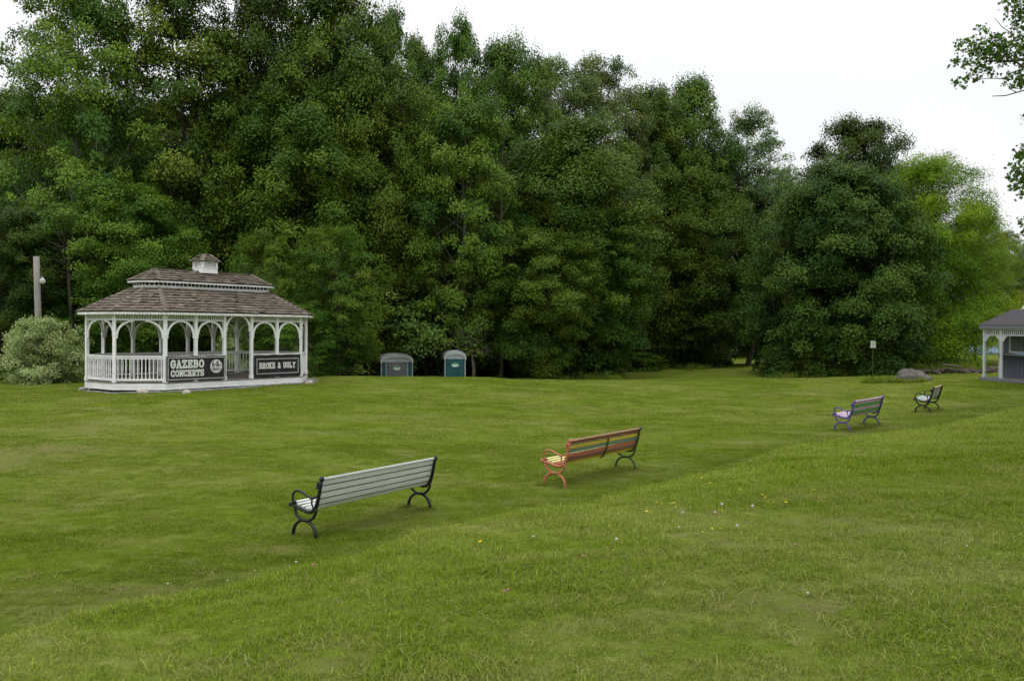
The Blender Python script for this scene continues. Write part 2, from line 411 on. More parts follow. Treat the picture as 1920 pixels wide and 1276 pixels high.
def cluster_leaves(centers, radii, tints, per, leaf, rng, flat=.34, droop=.3, up=.8, rnd=.42, axis=None):
    C, NN, SZ, T = [], [], [], []
    for i, (c, r) in enumerate(zip(centers, radii)):
        n = max(4, int(per*(r*r)))
        a = rng.uniform(0, 2*np.pi, n); rho = r*np.sqrt(rng.uniform(0, 1, n))*rng.uniform(.8, 1.1, n)
        z = rng.normal(0, flat*r*.55, n) - droop*rho*rho/max(r, .01)
        p = np.stack([np.cos(a)*rho, np.sin(a)*rho, z], 1)
        out = np.stack([np.cos(a)*rho/r, np.sin(a)*rho/r, np.zeros(n)], 1)
        nn = np.array([0,0,up]) + out*.45 + rng.normal(0, rnd, (n,3))
        if axis is not None:
            o = c - axis; o = o*np.array([1,1,.3]); o = o/(np.linalg.norm(o)+1e-6)
            nn = nn + o*.35
        C.append(c + p); NN.append(nn); SZ.append(leaf*rng.uniform(.65, 1.25, n)); T.append(np.clip(tints[i] + rng.normal(0, .14, n), 0, 1))
    return np.concatenate(C), np.concatenate(NN), np.concatenate(SZ), np.concatenate(T)

class Proto: pass
def grow(kind, seed, H, Rr, prof, mat, bark, limbs=40, subs=6, cr=.85, per=170, leaf=.17, t0=.2, trunk_r=.24, stems=1, flat=.34, rise=.5, up=.75, shape='quad', inner=.35, twigs=True, spread=.34, droop=.3):
    rng = np.random.default_rng(seed)
    tb = MB()
    ps = sorted(prof)
    def rad(t): return Rr*np.interp(t, [p[0] for p in ps], [p[1] for p in ps])
    trunks = []
    for sidx in range(stems):
        a = 2*math.pi*sidx/max(1, stems)+rng.uniform(0, 1); lean = (0 if stems == 1 else .35*Rr)
        base = np.array([math.cos(a), math.sin(a), 0])*(0 if stems == 1 else .12*Rr)
        pts = []
        for j in range(9):
            t = j/8
            w = np.array([rng.normal(0, .013*H), rng.normal(0, .013*H), 0])*(1 if 0 < j < 8 else .3)
            pts.append(base + np.array([math.cos(a)*lean*t, math.sin(a)*lean*t, t*H*.93]) + w)
        pts[0] = pts[0] - np.array([0,0,.4])
        rr = [trunk_r/math.sqrt(stems)*(1.35 if j == 0 else 1)*(1-.93*j/8) + .012 for j in range(9)]
        tb.tube(pts, rr, 8)
        trunks.append(np.array(pts))
    cen, crad, tin = [], [], []
    def on_trunk(tr, z):
        return np.array([np.interp(z, tr[:,2], tr[:,0]), np.interp(z, tr[:,2], tr[:,1]), z])
    for i in range(limbs):
        t = t0 + (1-t0)*((i+.5)/limbs)**.92 + rng.normal(0, .015)
        t = min(max(t, t0*.8), .985)
        az = i*2.39996 + rng.normal(0, .35)
        rl = rad(t)*rng.uniform(.72, 1.08)
        end = np.array([math.cos(az)*rl, math.sin(az)*rl, t*H])
        tr = trunks[i % stems]
        z0 = max(.04*H, min(t*H - rise*rl, H*.9))
        st = on_trunk(tr, z0)
        mid = st*.5 + end*.5 + np.array([0,0,-.12*rl + rng.normal(0, .1)]) + rng.normal(0, .06*rl, 3)
        path = [st*(1-u)**2 + 2*mid*u*(1-u) + end*u*u for u in (0,.2,.4,.6,.8,1)]
        lr = max(.018, trunk_r*.34*(1-.75*t))
        tb.tube(path, [lr, lr*.85, lr*.7, lr*.5, lr*.33, .010], 5, cap=False)
        lt = rng.uniform(.1, .9)
        cen.append(end); crad.append(cr*rng.uniform(.75, 1.2)); tin.append(lt)
        for k in range(subs):
            u = inner + (1.02-inner)*(k+rng.uniform(.2, .9))/subs
            q = st*(1-u)**2 + 2*mid*u*(1-u) + end*u*u
            off = rng.normal(0, 1, 3)*np.array([1,1,.78])*rl*spread*(1.1-.4*u)
            c = q + off
            hr = math.hypot(c[0], c[1]); mr = rad(min(max(c[2]/H, 0), 1))*1.08+.15
            if hr > mr: c[0] *= mr/hr; c[1] *= mr/hr
            c[2] = min(c[2], H)
            if twigs and k % 2 == 0: tb.tube([q, (q+c)/2+np.array([0,0,-.05]), c], [lr*.4, lr*.25, .006], 4, cap=False)
            cen.append(c); crad.append(cr*rng.choice([.5,.7,.85,1.05,1.35])); tin.append(np.clip(lt+rng.normal(0, .14), 0, 1))
    for tr in trunks:
        for k in range(9):
            c = tr[-1] + rng.normal(0, 1, 3)*np.array([.3,.3,.25])*cr*1.2; c[2] = min(c[2], H)
            cen.append(c); crad.append(cr*.65); tin.append(rng.uniform(.4, .8))
    C, NN, SZ, T = cluster_leaves(np.array(cen), crad, tin, per, leaf, rng, flat, droop, up, axis=np.array([0,0,H*.5]))
    P = Proto()
    P.H, P.R, P.kind = H, Rr, kind
    P.crown = leaves_mesh('crown', C, NN, SZ, T, mat, rng, shape)
    tm = tb
    me = bpy.data.meshes.new('trunk'); me.from_pydata(tm.v, [], tm.f); me.materials.append(bark)
    me.polygons.foreach_set('use_smooth', [True]*len(tm.f)); me.update()
    P.trunk = me
    return P

OVAL = [(0,.25),(.15,.62),(.3,.86),(.5,1),(.7,.95),(.85,.74),(.95,.48),(1,.2)]
TALL = [(0,.25),(.2,.6),(.4,.88),(.6,1),(.75,.95),(.88,.76),(.96,.48),(1,.2)]
BROAD = [(0,.8),(.1,.95),(.3,1),(.5,.97),(.7,.84),(.85,.62),(.95,.36),(1,.15)]
DOME = [(0,.75),(.15,.95),(.35,1),(.6,.92),(.8,.72),(.93,.45),(1,.2)]
UMB = [(0,.9),(.3,1),(.5,1),(.7,.85),(.85,.62),(.95,.4),(1,.15)]
PR = {}
PR['ash1'] = grow('ash', 11, 18, 5.2, TALL, LM['ash'], M['bark_pale'], 62, 7, .85, 322, 0.172, .14, .24, rise=.7, flat=.42)
PR['ash2'] = grow('ash', 12, 18, 4.6, OVAL, LM['ash'], M['bark'], 60, 7, .85, 337, 0.172, .12, .22, rise=.65, flat=.42)
PR['maple1'] = grow('maple', 21, 17, 5.5, OVAL, LM['maple'], M['bark'], 70, 8, .95, 322, 0.172, 0.13, .26, rise=.5, flat=.5, droop=.26)
PR['maple2'] = grow('maple', 22, 17, 5.0, TALL, LM['maple'], M['bark'], 66, 8, .92, 322, 0.172, 0.12, .24, rise=.55, flat=.5, droop=.26)
PR['dark1'] = grow('dark', 31, 14, 6.6, BROAD, LM['dark'], M['bark'], 96, 9, .95, 322, 0.172, 0.06, .26, rise=.35, flat=.42, droop=.34)
PR['dark2'] = grow('dark', 32, 17, 5.2, TALL, LM['dark'], M['bark'], 68, 8, .92, 322, 0.172, 0.13, .22, rise=.5, flat=.48, droop=.28)
PR['poplar1'] = grow('poplar', 41, 19, 4.2, TALL, LM['poplar'], M['bark_pale'], 66, 8, .68, 510, 0.138, .10, .2, rise=.85, flat=.5, up=.5)
PR['poplar2'] = grow('poplar', 42, 18, 3.2, TALL, LM['poplar'], M['bark_pale'], 48, 7, .58, 450, 0.129, .14, .16, rise=.9, flat=.5, up=.5)
PR['locust'] = grow('locust', 51, 12, 4.6, DOME, LM['locust'], M['bark'], 74, 9, .8, 330, .16, .04, .18, rise=.4, flat=.45, droop=.25, shape='long')
PR['locust2'] = grow('locust', 52, 12, 4.6, UMB, LM['locust'], M['bark'], 66, 9, .8, 330, .16, .30, .18, rise=.4, flat=.45, droop=.25, shape='long')
PR['fresh1'] = grow('fresh', 61, 7, 2.5, OVAL, LM['fresh'], M['bark'], 42, 6, .5, 420, .16, .04, .09, rise=.5, shape='long')
PR['fresh2'] = grow('fresh', 62, 7.5, 2.9, OVAL, LM['fresh'], M['bark'], 48, 6, .55, 400, .16, .03, .09, rise=.5, shape='long')
PR['apple'] = grow('apple', 71, 6, 4.2, UMB, LM['apple'], M['bark'], 66, 8, .6, 340, .14, .30, .16, stems=2, rise=.3)
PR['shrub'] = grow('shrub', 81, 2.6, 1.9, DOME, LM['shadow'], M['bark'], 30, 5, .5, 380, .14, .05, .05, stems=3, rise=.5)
PR['shrub2'] = grow('shrub', 82, 3.0, 1.7, OVAL, LM['maple'], M['bark'], 30, 5, .48, 380, .14, .05, .05, stems=3, rise=.6)
PR['pale'] = grow('pale', 91, 3.1, 2.2, DOME, LM['pale'], M['bark'], 44, 6, .37, 760, .09, .05, .05, stems=4, rise=.7, flat=.5, up=.55)

def plant(name, proto, cx, top, half, d, label, cat='tree', group=None, rz=None, zoff=0.0):
    """crown centre, top and half width measured on the photograph, distance in metres -> a real tree of that size"""
    p = PR[proto]
    x, y = at(cx, d), d
    z = gz(x, y) + zoff
    H = zof(top, d) - z; rr = half*d/F
    o = empty(name, (x, y, z), random.Random(hash((cx, int(d*10))) & 0xffff).uniform(0, 6.28) if rz is None else rz)
    sx = rr/p.R
    o.scale = (sx, sx, H/p.H)
    link('trunk', p.trunk, o); link('crown', p.crown, o)
    tag(o, label, cat, group)
    TREES.append((x, y, rr))
    return o

W = 'trees of the dark wood behind the lawn'
# ---- tall back line, left to right
plant('ash_tree', 'ash1', 150, -45, 138, 45, 'tall open-crowned ash at the far left edge of the wood, sky showing through its crown', group=W, rz=.6)
plant('ash_tree', 'ash2', 335, -70, 135, 48, 'tall ash rising above the picture directly behind the gazebo roof', group=W, rz=2.2)
plant('maple_tree', 'dark2', 492, -60, 105, 50, 'dark tall maple right of the tall ash behind the gazebo cupola', group=W, rz=4)
plant('maple_tree', 'maple2', 625, -25, 125, 50, 'tall broad maple whose top just touches the upper picture edge', group=W, rz=1.1)
plant('ash_tree', 'ash2', 728, 20, 75, 53, 'narrow ash leaning on the right flank of the tallest maple', group=W, rz=5)
plant('ash_tree', 'ash2', 793, 78, 72, 59, 'tree filling the notch left of the round-headed tree', group=W, rz=1.5)
plant('ash_tree', 'ash2', 858, 42, 68, 58, 'round-headed tree standing alone against the sky with gaps below its head', group=W, rz=3.3)
plant('maple_tree', 'maple2', 952, 80, 95, 57, 'pointed maple right of the round-headed tree on the skyline', group=W, rz=.2)
plant('poplar_tree', 'poplar1', 1035, 108, 85, 61, 'grey-green poplar with feathery top, the left one of the poplar row', group=W, rz=1.9)
plant('poplar_tree', 'poplar1', 1128, 108, 92, 62, 'grey-green poplar with the highest top in the poplar row', group=W, rz=3.7)
plant('poplar_tree', 'ash2', 1212, 165, 95, 66, 'leafy tree lower than the highest poplar, on its right', group=W, rz=5.2)
plant('ash_tree', 'maple2', 1285, 148, 92, 69, 'leafy tree at the right shoulder of the tall wood, before the skyline drops', group=W, rz=2.8)
plant('poplar_tree', 'poplar2', 1402, 203, 84, 70, 'slender see-through poplar standing apart right of the tall wood', group=W, rz=.9)
plant('poplar_tree', 'poplar1', 1462, 318, 70, 72, 'small grey-green poplar filling the dip beside the big round maple', group=W, rz=4.4)
# ---- middle line
plant('maple_tree', 'dark2', 20, 300, 100, 50, 'dark maple at the left picture edge behind the timber pole', group=W, rz=1.3)
plant('maple_tree', 'maple1', 230, 345, 130, 40, 'bright-leaved low maple left of the cupola, sprays hanging above the gazebo', group=W, rz=.5)
plant('maple_tree', 'dark2', 60, 398, 100, 39.5, 'grey-green bushy tree beside the timber pole behind the pale bush', group=W, rz=2.5)
plant('maple_tree', 'maple1', 560, 175, 150, 47.5, 'layered dark maple above the right end of the gazebo roof', group=W, rz=3.0)
plant('maple_tree', 'maple2', 720, 120, 105, 49, 'brownish green maple between the layered dark maple and the bluish one', group=W, rz=4.7)
plant('maple_tree', 'ash1', 870, 180, 112, 48.5, 'bluish green maple standing forward under the round-headed tree', group=W, rz=5.6)
plant('maple_tree', 'maple1', 1080, 235, 150, 52, 'broad mid green maple below the poplar row, lighter sprays on its right', group=W, rz=1.6)
plant('maple_tree', 'maple2', 1125, 395, 105, 51, 'light green maple leaning out over the lawn end right of the toilets', group=W, rz=.3)
plant('maple_tree', 'maple1', 1300, 330, 115, 66, 'maple at the right end of the wood left of the gap with the path', group=W, rz=2.0)
plant('maple_tree', 'ash2', 1420, 395, 90, 78, 'dark maple closing the gap above the pale path', group=W, rz=3.9)
# ---- low trees along the front
plant('sapling', 'fresh1', 490, 432, 72, 40.5, 'bright green sapling just right of the gazebo cupola', 'sapling', rz=.4)
plant('sapling', 'fresh2', 632, 425, 92, 42, 'larger bright green sapling right of the gazebo roof', 'sapling', rz=2.6)
plant('sapling', 'fresh2', 560, 560, 78, 41, 'low leafy sapling at the right end of the gazebo', 'sapling', rz=4.4)
plant('apple_tree', 'apple', 815, 490, 165, 50.6, 'spreading yellow-green apple tree hanging over the two portable toilets', rz=1.0)
plant('maple_tree', 'maple2', 1010, 430, 100, 47, 'low dark green maple right of the apple tree', group=W, rz=5.0)
# ---- right hand group
plant('maple_tree', 'dark2', 1610, 228, 105, 58, 'tall dark tree rising behind the big round maple on the right', rz=1.2)
plant('maple_tree', 'dark1', 1572, 312, 156, 48.5, 'big round dark maple on the right with its skirts down to the lawn', rz=.8)
plant('locust_tree', 'locust', 1745, 294, 128, 50, 'yellow-green locust tree beside the big dark maple', rz=2.0)
plant('locust_tree', 'locust2', 1828, 380, 68, 55, 'small yellow-green locust at the right edge of the right-hand trees', rz=4.1)
plant('maple_tree', 'maple1', 1640, 335, 100, 53.5, 'mid green maple rounding off the big dark maple on its right', rz=2.4)
plant('maple_tree', 'maple2', 1502, 372, 84, 53, 'leafy maple rounding off the big dark maple on its left', rz=.9)
plant('maple_tree', 'dark2', 1680, 420, 90, 51.5, 'dark low tree between the big round maple and the locust', rz=3.2)
plant('maple_tree', 'dark2', 1772, 440, 95, 60, 'dark tree behind the yellow-green locust trees', rz=1.2)
# ---- behind, seen in glimpses
bk = random.Random(5)
for i, (cx, d) in enumerate([(-40,58),(60,60),(180,58),(300,62),(420,58),(530,62),(640,60),(760,63),(880,66),(1000,67),(1110,70),(1220,72),(1330,74)]):
    plant('maple_tree', ['dark2','maple2','dark1'][i % 3], cx, (150 if cx < 900 else 290)+bk.uniform(-60, 60), 125, d, 'dark back-row tree of the wood, glimpsed between the nearer trunks', group='back row of the wood')
for i, (cx, top, h, d) in enumerate([(1395,560,60,92),(1455,540,70,95),(1520,520,70,90),(1600,560,60,88)]):
    plant('maple_tree', ['maple1','dark2'][i % 2], cx, top, h, d, 'small far tree closing the view beyond the pale path', group='far trees beyond the path')
for i, (cx, top, h, d) in enumerate([(1885,432,32,150),(1925,455,30,160),(1862,470,34,135),(1905,480,36,128),(1950,440,40,140)]):
    plant('poplar_tree', ['poplar1','ash1'][i % 2], cx, top, h, d, 'hazy distant tree on the skyline above the kiosk roof', group='distant trees above the kiosk')
for i, (cx, top, h, d) in enumerate([(1800,560,50,96),(1850,525,55,104),(1905,530,55,100),(1960,520,60,100)]):
    plant('maple_tree', ['maple1','ash2'][i % 2], cx, top, h, d, 'leafy tree behind the blue tennis court', group='trees behind the tennis court')
# ---- shrubs at the foot of the wood
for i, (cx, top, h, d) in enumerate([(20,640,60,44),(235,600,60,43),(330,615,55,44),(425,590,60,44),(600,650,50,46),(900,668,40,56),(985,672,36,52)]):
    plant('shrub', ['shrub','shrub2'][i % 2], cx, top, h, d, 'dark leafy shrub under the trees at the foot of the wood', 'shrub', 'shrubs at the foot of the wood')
plant('shrub', 'shrub2', 1072, 660, 24, 50.5, 'lone light green shrub at the corner where the lawn dips, right of the toilets', 'shrub')
plant('shrub', 'shrub', 1122, 682, 26, 52, 'low rounded shrub right of the lone light green one', 'shrub')
for i, (cx, top, h, d) in enumerate([(1195,660,50,62),(1260,655,50,66),(1320,655,45,71),(1338,655,30,75)]):
    plant('shrub', ['shrub2','shrub'][i % 2], cx, top, h, d, 'shrub on the far side of the dip, left of the pale path', 'shrub', 'shrubs left of the path')
for i, (cx, top, h, d) in enumerate([(1474,645,36,47.5),(1530,655,50,47),(1600,668,40,47)]):
    plant('shrub', ['shrub','shrub2'][i % 2], cx, top, h, d, 'low shrub under the left skirts of the big round maple', 'shrub', 'shrubs under the round maple')
for i, (cx, top, h, d) in enumerate([(1752,640,38,52),(1782,640,20,54)]):
    plant('shrub', 'fresh1', cx, top, h, d, 'bright green bush under the locust trees', 'shrub', 'bushes under the locusts')
# ---- variegated shrubs by the gazebo
plant('variegated_shrub', 'pale', 80, 597, 80, 35.5, 'pale variegated bush left of the gazebo', 'shrub', rz=.7)
plant('variegated_shrub', 'pale', 445, 612, 46, 40, 'pale variegated bush seen through the gazebo doorway', 'shrub', rz=2.7)
plant('variegated_shrub', 'pale', 548, 610, 40, 40.5, 'pale variegated bush at the right rear corner of the gazebo', 'shrub', rz=4.7)
plant('shrub', 'fresh2', 500, 602, 46, 40.8, 'yellow-green bush between the two pale bushes behind the gazebo', 'shrub', rz=1.2)

# ------------------------------------------------------------------ near tree reaching in from the right
def near_tree():
    rng = np.random.default_rng(77)
    bx, by = 14.6, 18.4
    root = empty('overhanging_tree', (bx, by, gz(bx, by)))
    o = np.array([bx, by, gz(bx, by)])
    def w(px, py, d): return np.array([at(px, d), d, zof(py, d)]) - o
    tb = MB()
    tr = [np.array([0,0,-.3]), np.array([.05,0,2.]), np.array([-.05,.05,4.5]), np.array([.1,0,7.]), np.array([0,.1,9.5]), np.array([-.1,0,12.5])]
    tb.tube(tr, [.34,.26,.22,.17,.11,.03], 10)
    cen, cr = [], []
    def branch(pts, r0, sub=()):
        tb.tube(pts, [r0*(1-.85*i/(len(pts)-1))+.004 for i in range(len(pts))], 6)
    def add(px, py, d, r):
        cen.append(w(px, py, d)); cr.append(r*.88)
    # main low bough with bare twig below, as in the upper right corner
    branch([tr[2], w(2080,150,18.2), w(1985,135,18.), w(1935,112,17.9), w(1890,118,17.8), w(1840,118,17.7)], .07)
    branch([w(1985,135,18.), w(1930,140,17.7), w(1885,110,17.6), w(1845,105,17.5), w(1810,95,17.5)], .028)
    branch([w(1935,112,17.9), w(1900,85,17.9), w(1872,95,17.9), w(1838,75,17.8)], .02)
    branch([tr[2], w(2040,165,18.3), w(1960,168,18.1), w(1915,172,18.), w(1880,182,17.9), w(1855,183,17.9)], .022)
    branch([w(1900,176,18.), w(1887,168,18.), w(1880,155,18.)], .006)
    branch([w(1890,152,17.8), w(1860,150,17.8), w(1826,151,17.8)], .008)
    branch([w(1895,70,17.9), w(1872,55,17.9), w(1858,38,17.9)], .006)
    for c in [(1785,117,17.6,.19),(1793,153,17.6,.20),(1800,80,17.5,.24),(1822,84,17.5,.26),(1836,55,17.8,.20),(1850,78,17.7,.34),(1870,78,17.6,.34),(1830,98,17.6,.3),(1848,100,17.6,.26),
              (1820,142,17.8,.2),(1846,134,17.7,.22),(1860,108,17.7,.22),(1885,112,17.8,.24),(1888,90,17.8,.24),(1876,96,17.7,.2),(1815,115,17.6,.22),(1830,126,17.7,.2),(1895,142,17.8,.28),(1912,150,17.9,.28),(1908,92,17.9,.3),
              (1900,10,18,.34),(1915,20,18,.36),(1905,30,18,.26),(1910,55,18,.32),(1922,62,18,.38),(1918,95,18,.34),(1925,118,18,.3),(1932,140,18,.34),(1940,100,18,.4),(1885,0,18,.24)]:
        add(*c)
    branch([tr[2]*.7+tr[1]*.3, w(2050,300,18.5), w(1975,300,18.4), w(1930,310,18.3), w(1905,325,18.2)], .05)
    for c in [(1925,215,18.4,.22),(1918,285,18.3,.3),(1908,305,18.2,.3),(1900,325,18.2,.26),(1910,345,18.2,.24),(1918,362,18.2,.2),(1925,320,18.3,.4),(1935,270,18.4,.4),(1950,330,18.4,.5),(1918,412,18.4,.2),(1926,432,18.4,.24),(1940,420,18.4,.3)]:
        add(*c)
    branch([tr[1]*.3+tr[2]*.7, w(2060,420,18.6), w(1985,415,18.5), w(1935,418,18.4)], .03)
    for i in range(260):     # the rest of the crown, to the right of the picture
        a = rng.uniform(0, 6.28); t = rng.uniform(.25, 1); rr = 3.0*math.sin(math.pi*min(1, .15+.85*(1-t)**.7))*rng.uniform(.45, 1)
        c = np.array([math.cos(a)*rr+1.0, math.sin(a)*rr, t*13.5])
        q = c + o
        if 960 + F*q[0]/q[1] < 1950: continue
        cen.append(c); cr.append(rng.uniform(.45, .75))
        if i % 3 == 0: tb.tube([np.array([0,0,max(2., c[2]-1.6)]), c*np.array([.5,.5,1])+np.array([0,0,-.7]), c], [.05,.03,.008], 5)
    C, NN, SZ, T = cluster_leaves(np.array(cen), cr, [rng.uniform(.2, .6) for _ in cen], 1250, .080, rng, .5, .6, .35, .6)
    tb.build('trunk', M['bark'], root, True)
    me = leaves_mesh('crown', C, NN, SZ, T, LM['maple'], rng, 'maple'); link('crown', me, root)
    tag(root, 'overhanging maple branches and bare twigs against the white sky at the right picture edge', 'tree')
near_tree()

# dead snag: bare grey branches showing in the wood
def snag(px, py, d, seed, sc, label):
    rng = np.random.default_rng(seed)
    x = at(px, d); z = zof(py, d); g = gz(x, d)
    root = empty('dead_tree', (x, d, g))
    tb = MB(); h = z-g
    tb.tube([(0,0,-.3),(.1,0,h*.5),(-.05,.05,h),(.1,0,h+1.4*sc)], [.13,.1,.07,.015], 6)
    for i in range(14):
        z0 = h - .6*sc + 1.8*sc*rng.uniform(0, 1); a = rng.uniform(-.5, 3.6)
        v = np.array([math.cos(a), -abs(math.sin(a))*.6, rng.uniform(-.1, .9)])*sc*rng.uniform(.8, 2.0)
        p0 = np.array([0,0,z0]); p1 = p0+v*.5+np.array([0,0,-.1]); p2 = p0+v
        tb.tube([p0, p1, p2], [.035,.022,.006], 5)
        for k in range(3):
            q = p0+v*rng.uniform(.4, .9)
            tb.tube([q, q+rng.normal(0, .35, 3)*sc], [.012,.004], 4)
    tb.build('trunk', M['twig'], root, True)
    tag(root, label, 'tree'); TREES.append((x, d, 1))
snag(940, 330, 48.2, 3, 1.0, 'bare dead tree with pale grey branches among the leafy maples')
snag(130, 500, 38.5, 4, .8, 'bare dead branches just left of the gazebo roof beside the timber pole')
snag(885, 655, 46, 6, .8, 'bare dead branches in the dark right of the teal toilet')

# ------------------------------------------------------------------ ground sheet
def axis(lo, hi, a, b, step, grow_):
    v = list(np.arange(a, b+1e-6, step))
    s, x = step, b
    while x < hi: s *= grow_; x += s; v.append(min(x, hi))
    s, x, pre = step, a, []
    while x > lo: s *= grow_; x -= s; pre.append(max(x, lo))
    return np.array(pre[::-1] + v)
WORN = []
for px_w, py_w, rx_, ry_ in ((745,962,.75,.35),(700,985,.5,.25),(560,1000,.3,.2),(1120,895,.7,.35),(1180,884,.35,.2),(1600,808,.6,.35),(1650,800,.3,.2),(1735,772,.6,.4),(60,855,1.6,1.0),(150,800,1.2,.5),(1250,960,.5,.3),(1330,1010,.4,.3),(500,1030,.6,.3),(260,1120,.6,.4),(1500,1140,.5,.3),(640,1230,.4,.25),(1560,990,.6,.35)):
    ds_ = np.linspace(3, 60, 2500); v_ = (EYE - ground(at(px_w, ds_), ds_))*F/ds_ + HY; d_w = float(ds_[np.argmax(v_ < py_w)])
    WORN.append((at(px_w, d_w), d_w, rx_, ry_))
def worn_mask(x, y):
    m = np.zeros(np.shape(x))
    for wx_, wy_, rx_, ry_ in WORN:
        q = ((x-wx_)/rx_)**2 + ((y-wy_)/(ry_*1.6))**2
        m = np.maximum(m, np.clip(1.25-q, 0, 1))
    return m
TR = np.array(TREES)
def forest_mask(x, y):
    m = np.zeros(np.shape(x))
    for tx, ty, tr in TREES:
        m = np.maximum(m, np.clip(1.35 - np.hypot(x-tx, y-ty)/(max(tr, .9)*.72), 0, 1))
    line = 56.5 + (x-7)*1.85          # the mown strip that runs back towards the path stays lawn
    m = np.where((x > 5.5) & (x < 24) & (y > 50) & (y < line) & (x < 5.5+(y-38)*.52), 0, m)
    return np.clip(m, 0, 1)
xs = axis(-420, 420, -22, 30, .34, 1.22); ys = axis(-60, 620, -1, 60, .34, 1.2)
GX, GY = np.meshgrid(xs, ys)
GZ = ground(GX, GY)
me = bpy.data.meshes.new('lawn')
nx, ny = len(xs), len(ys)
idx = np.arange(nx*ny).reshape(ny, nx)
quads = np.stack([idx[:-1,:-1], idx[:-1,1:], idx[1:,1:], idx[1:,:-1]], -1).reshape(-1, 4)
me.vertices.add(nx*ny); me.vertices.foreach_set('co', np.stack([GX, GY, GZ], -1).astype(np.float32).ravel())
me.loops.add(quads.size); me.loops.foreach_set('vertex_index', quads.astype(np.int32).ravel())
me.polygons.add(len(quads)); me.polygons.foreach_set('loop_start', np.arange(0, quads.size, 4, dtype=np.int32))
me.polygons.foreach_set('use_smooth', np.ones(len(quads), bool))
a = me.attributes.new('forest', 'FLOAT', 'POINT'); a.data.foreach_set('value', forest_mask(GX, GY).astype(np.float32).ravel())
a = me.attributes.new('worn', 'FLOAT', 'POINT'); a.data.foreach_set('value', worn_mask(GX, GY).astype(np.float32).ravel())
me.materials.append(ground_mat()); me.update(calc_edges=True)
lawn = link('lawn', me); tag(lawn, 'mown park lawn', 'lawn', kind='structure')

# ------------------------------------------------------------------ gazebo
GA, GTH = (-12.05, 29.6), R(52.4)
BAY, SD, TE = 1.17, 1.675, 1.93
HL = BAY*2.5; HW = TE/2 + SD*.7071; HX = HL + SD*.7071
gu = Vector((math.cos(GTH), math.sin(GTH))); gn = Vector((-math.sin(GTH), math.cos(GTH)))
gc = Vector(GA) + gu*HL + gn*HW
gbase = zof(460+1117/4.085, GA[1])
gaz = empty('gazebo', (gc.x, gc.y, gbase), GTH)
gaz.rotation_euler = (0, R(.6), GTH)
tag(gaz, 'white wooden gazebo with a two-tier cedar shake roof and cupola', 'gazebo')
def octo(inset):       # corners of the stretched octagon, counter-clockwise from front left
    k = .4142*inset
    a, b = HL - k, HW - inset
    c, e = HX - inset, TE/2 - k
    return [Vector(p) for p in ((-a,-b),(a,-b),(c,-e),(c,e),(a,b),(-a,b),(-c,e),(-c,-e))]
OC = octo(0)
FL, RAIL, BEAM, TOPZ = .25, 1.2, 2.43, 2.74
rg = random.Random(3)
# skirt boards and deck
mb = MB()
o1, o2 = octo(-.07), octo(-.03)
for i in range(8):
    p, q = o1[i], o1[(i+1) % 8]; p2, q2 = o2[i], o2[(i+1) % 8]
    for z0, z1 in ((.02,.125),(.13,.235)):
        mb.hexa([(p.x,p.y,z0),(q.x,q.y,z0),(q2.x,q2.y,z0),(p2.x,p2.y,z0),(p.x,p.y,z1),(q.x,q.y,z1),(q2.x,q2.y,z1),(p2.x,p2.y,z1)])
mb.build('skirt', M['white'], gaz)
mb = MB()
k = -HW-.09
while k < HW+.09:
    def ext(y):
        y = min(abs(y), HW+.09)
        return HX+.09 if y <= TE/2 else HX+.09-(y-TE/2)
    a, b = ext(k), ext(k+.13)
    x0 = min(a, b)
    mb.hexa([(-a,k,FL-.012),(a,k,FL-.012),(b,k+.13,FL-.012),(-b,k+.13,FL-.012),(-a,k,FL+.018),(a,k,FL+.018),(b,k+.13,FL+.018),(-b,k+.13,FL+.018)], 0, rg.random())
    k += .138
mb.build('deck', M['deck'], gaz)
# posts
posts = []
for i in range(8):
    posts.append((OC[i], math.atan2((OC[(i+1)%8]-OC[i]).y, (OC[(i+1)%8]-OC[i]).x)))
for k in range(1, 5):
    posts.append((Vector((-HL+BAY*k, -HW)), 0)); posts.append((Vector((-HL+BAY*k, HW)), 0))
for p, an in posts:
    mb = MB(); Rz = Matrix.Rotation(an, 3, 'Z')
    mb.box((p.x,p.y,(FL+TOPZ)/2+.01), (.105,.105,TOPZ-FL-.02), Rz)
    mb.box((p.x,p.y,FL+.09), (.135,.135,.14), Rz); mb.box((p.x,p.y,1.93), (.125,.125,.05), Rz)
    mb.build('post', M['white'], gaz)
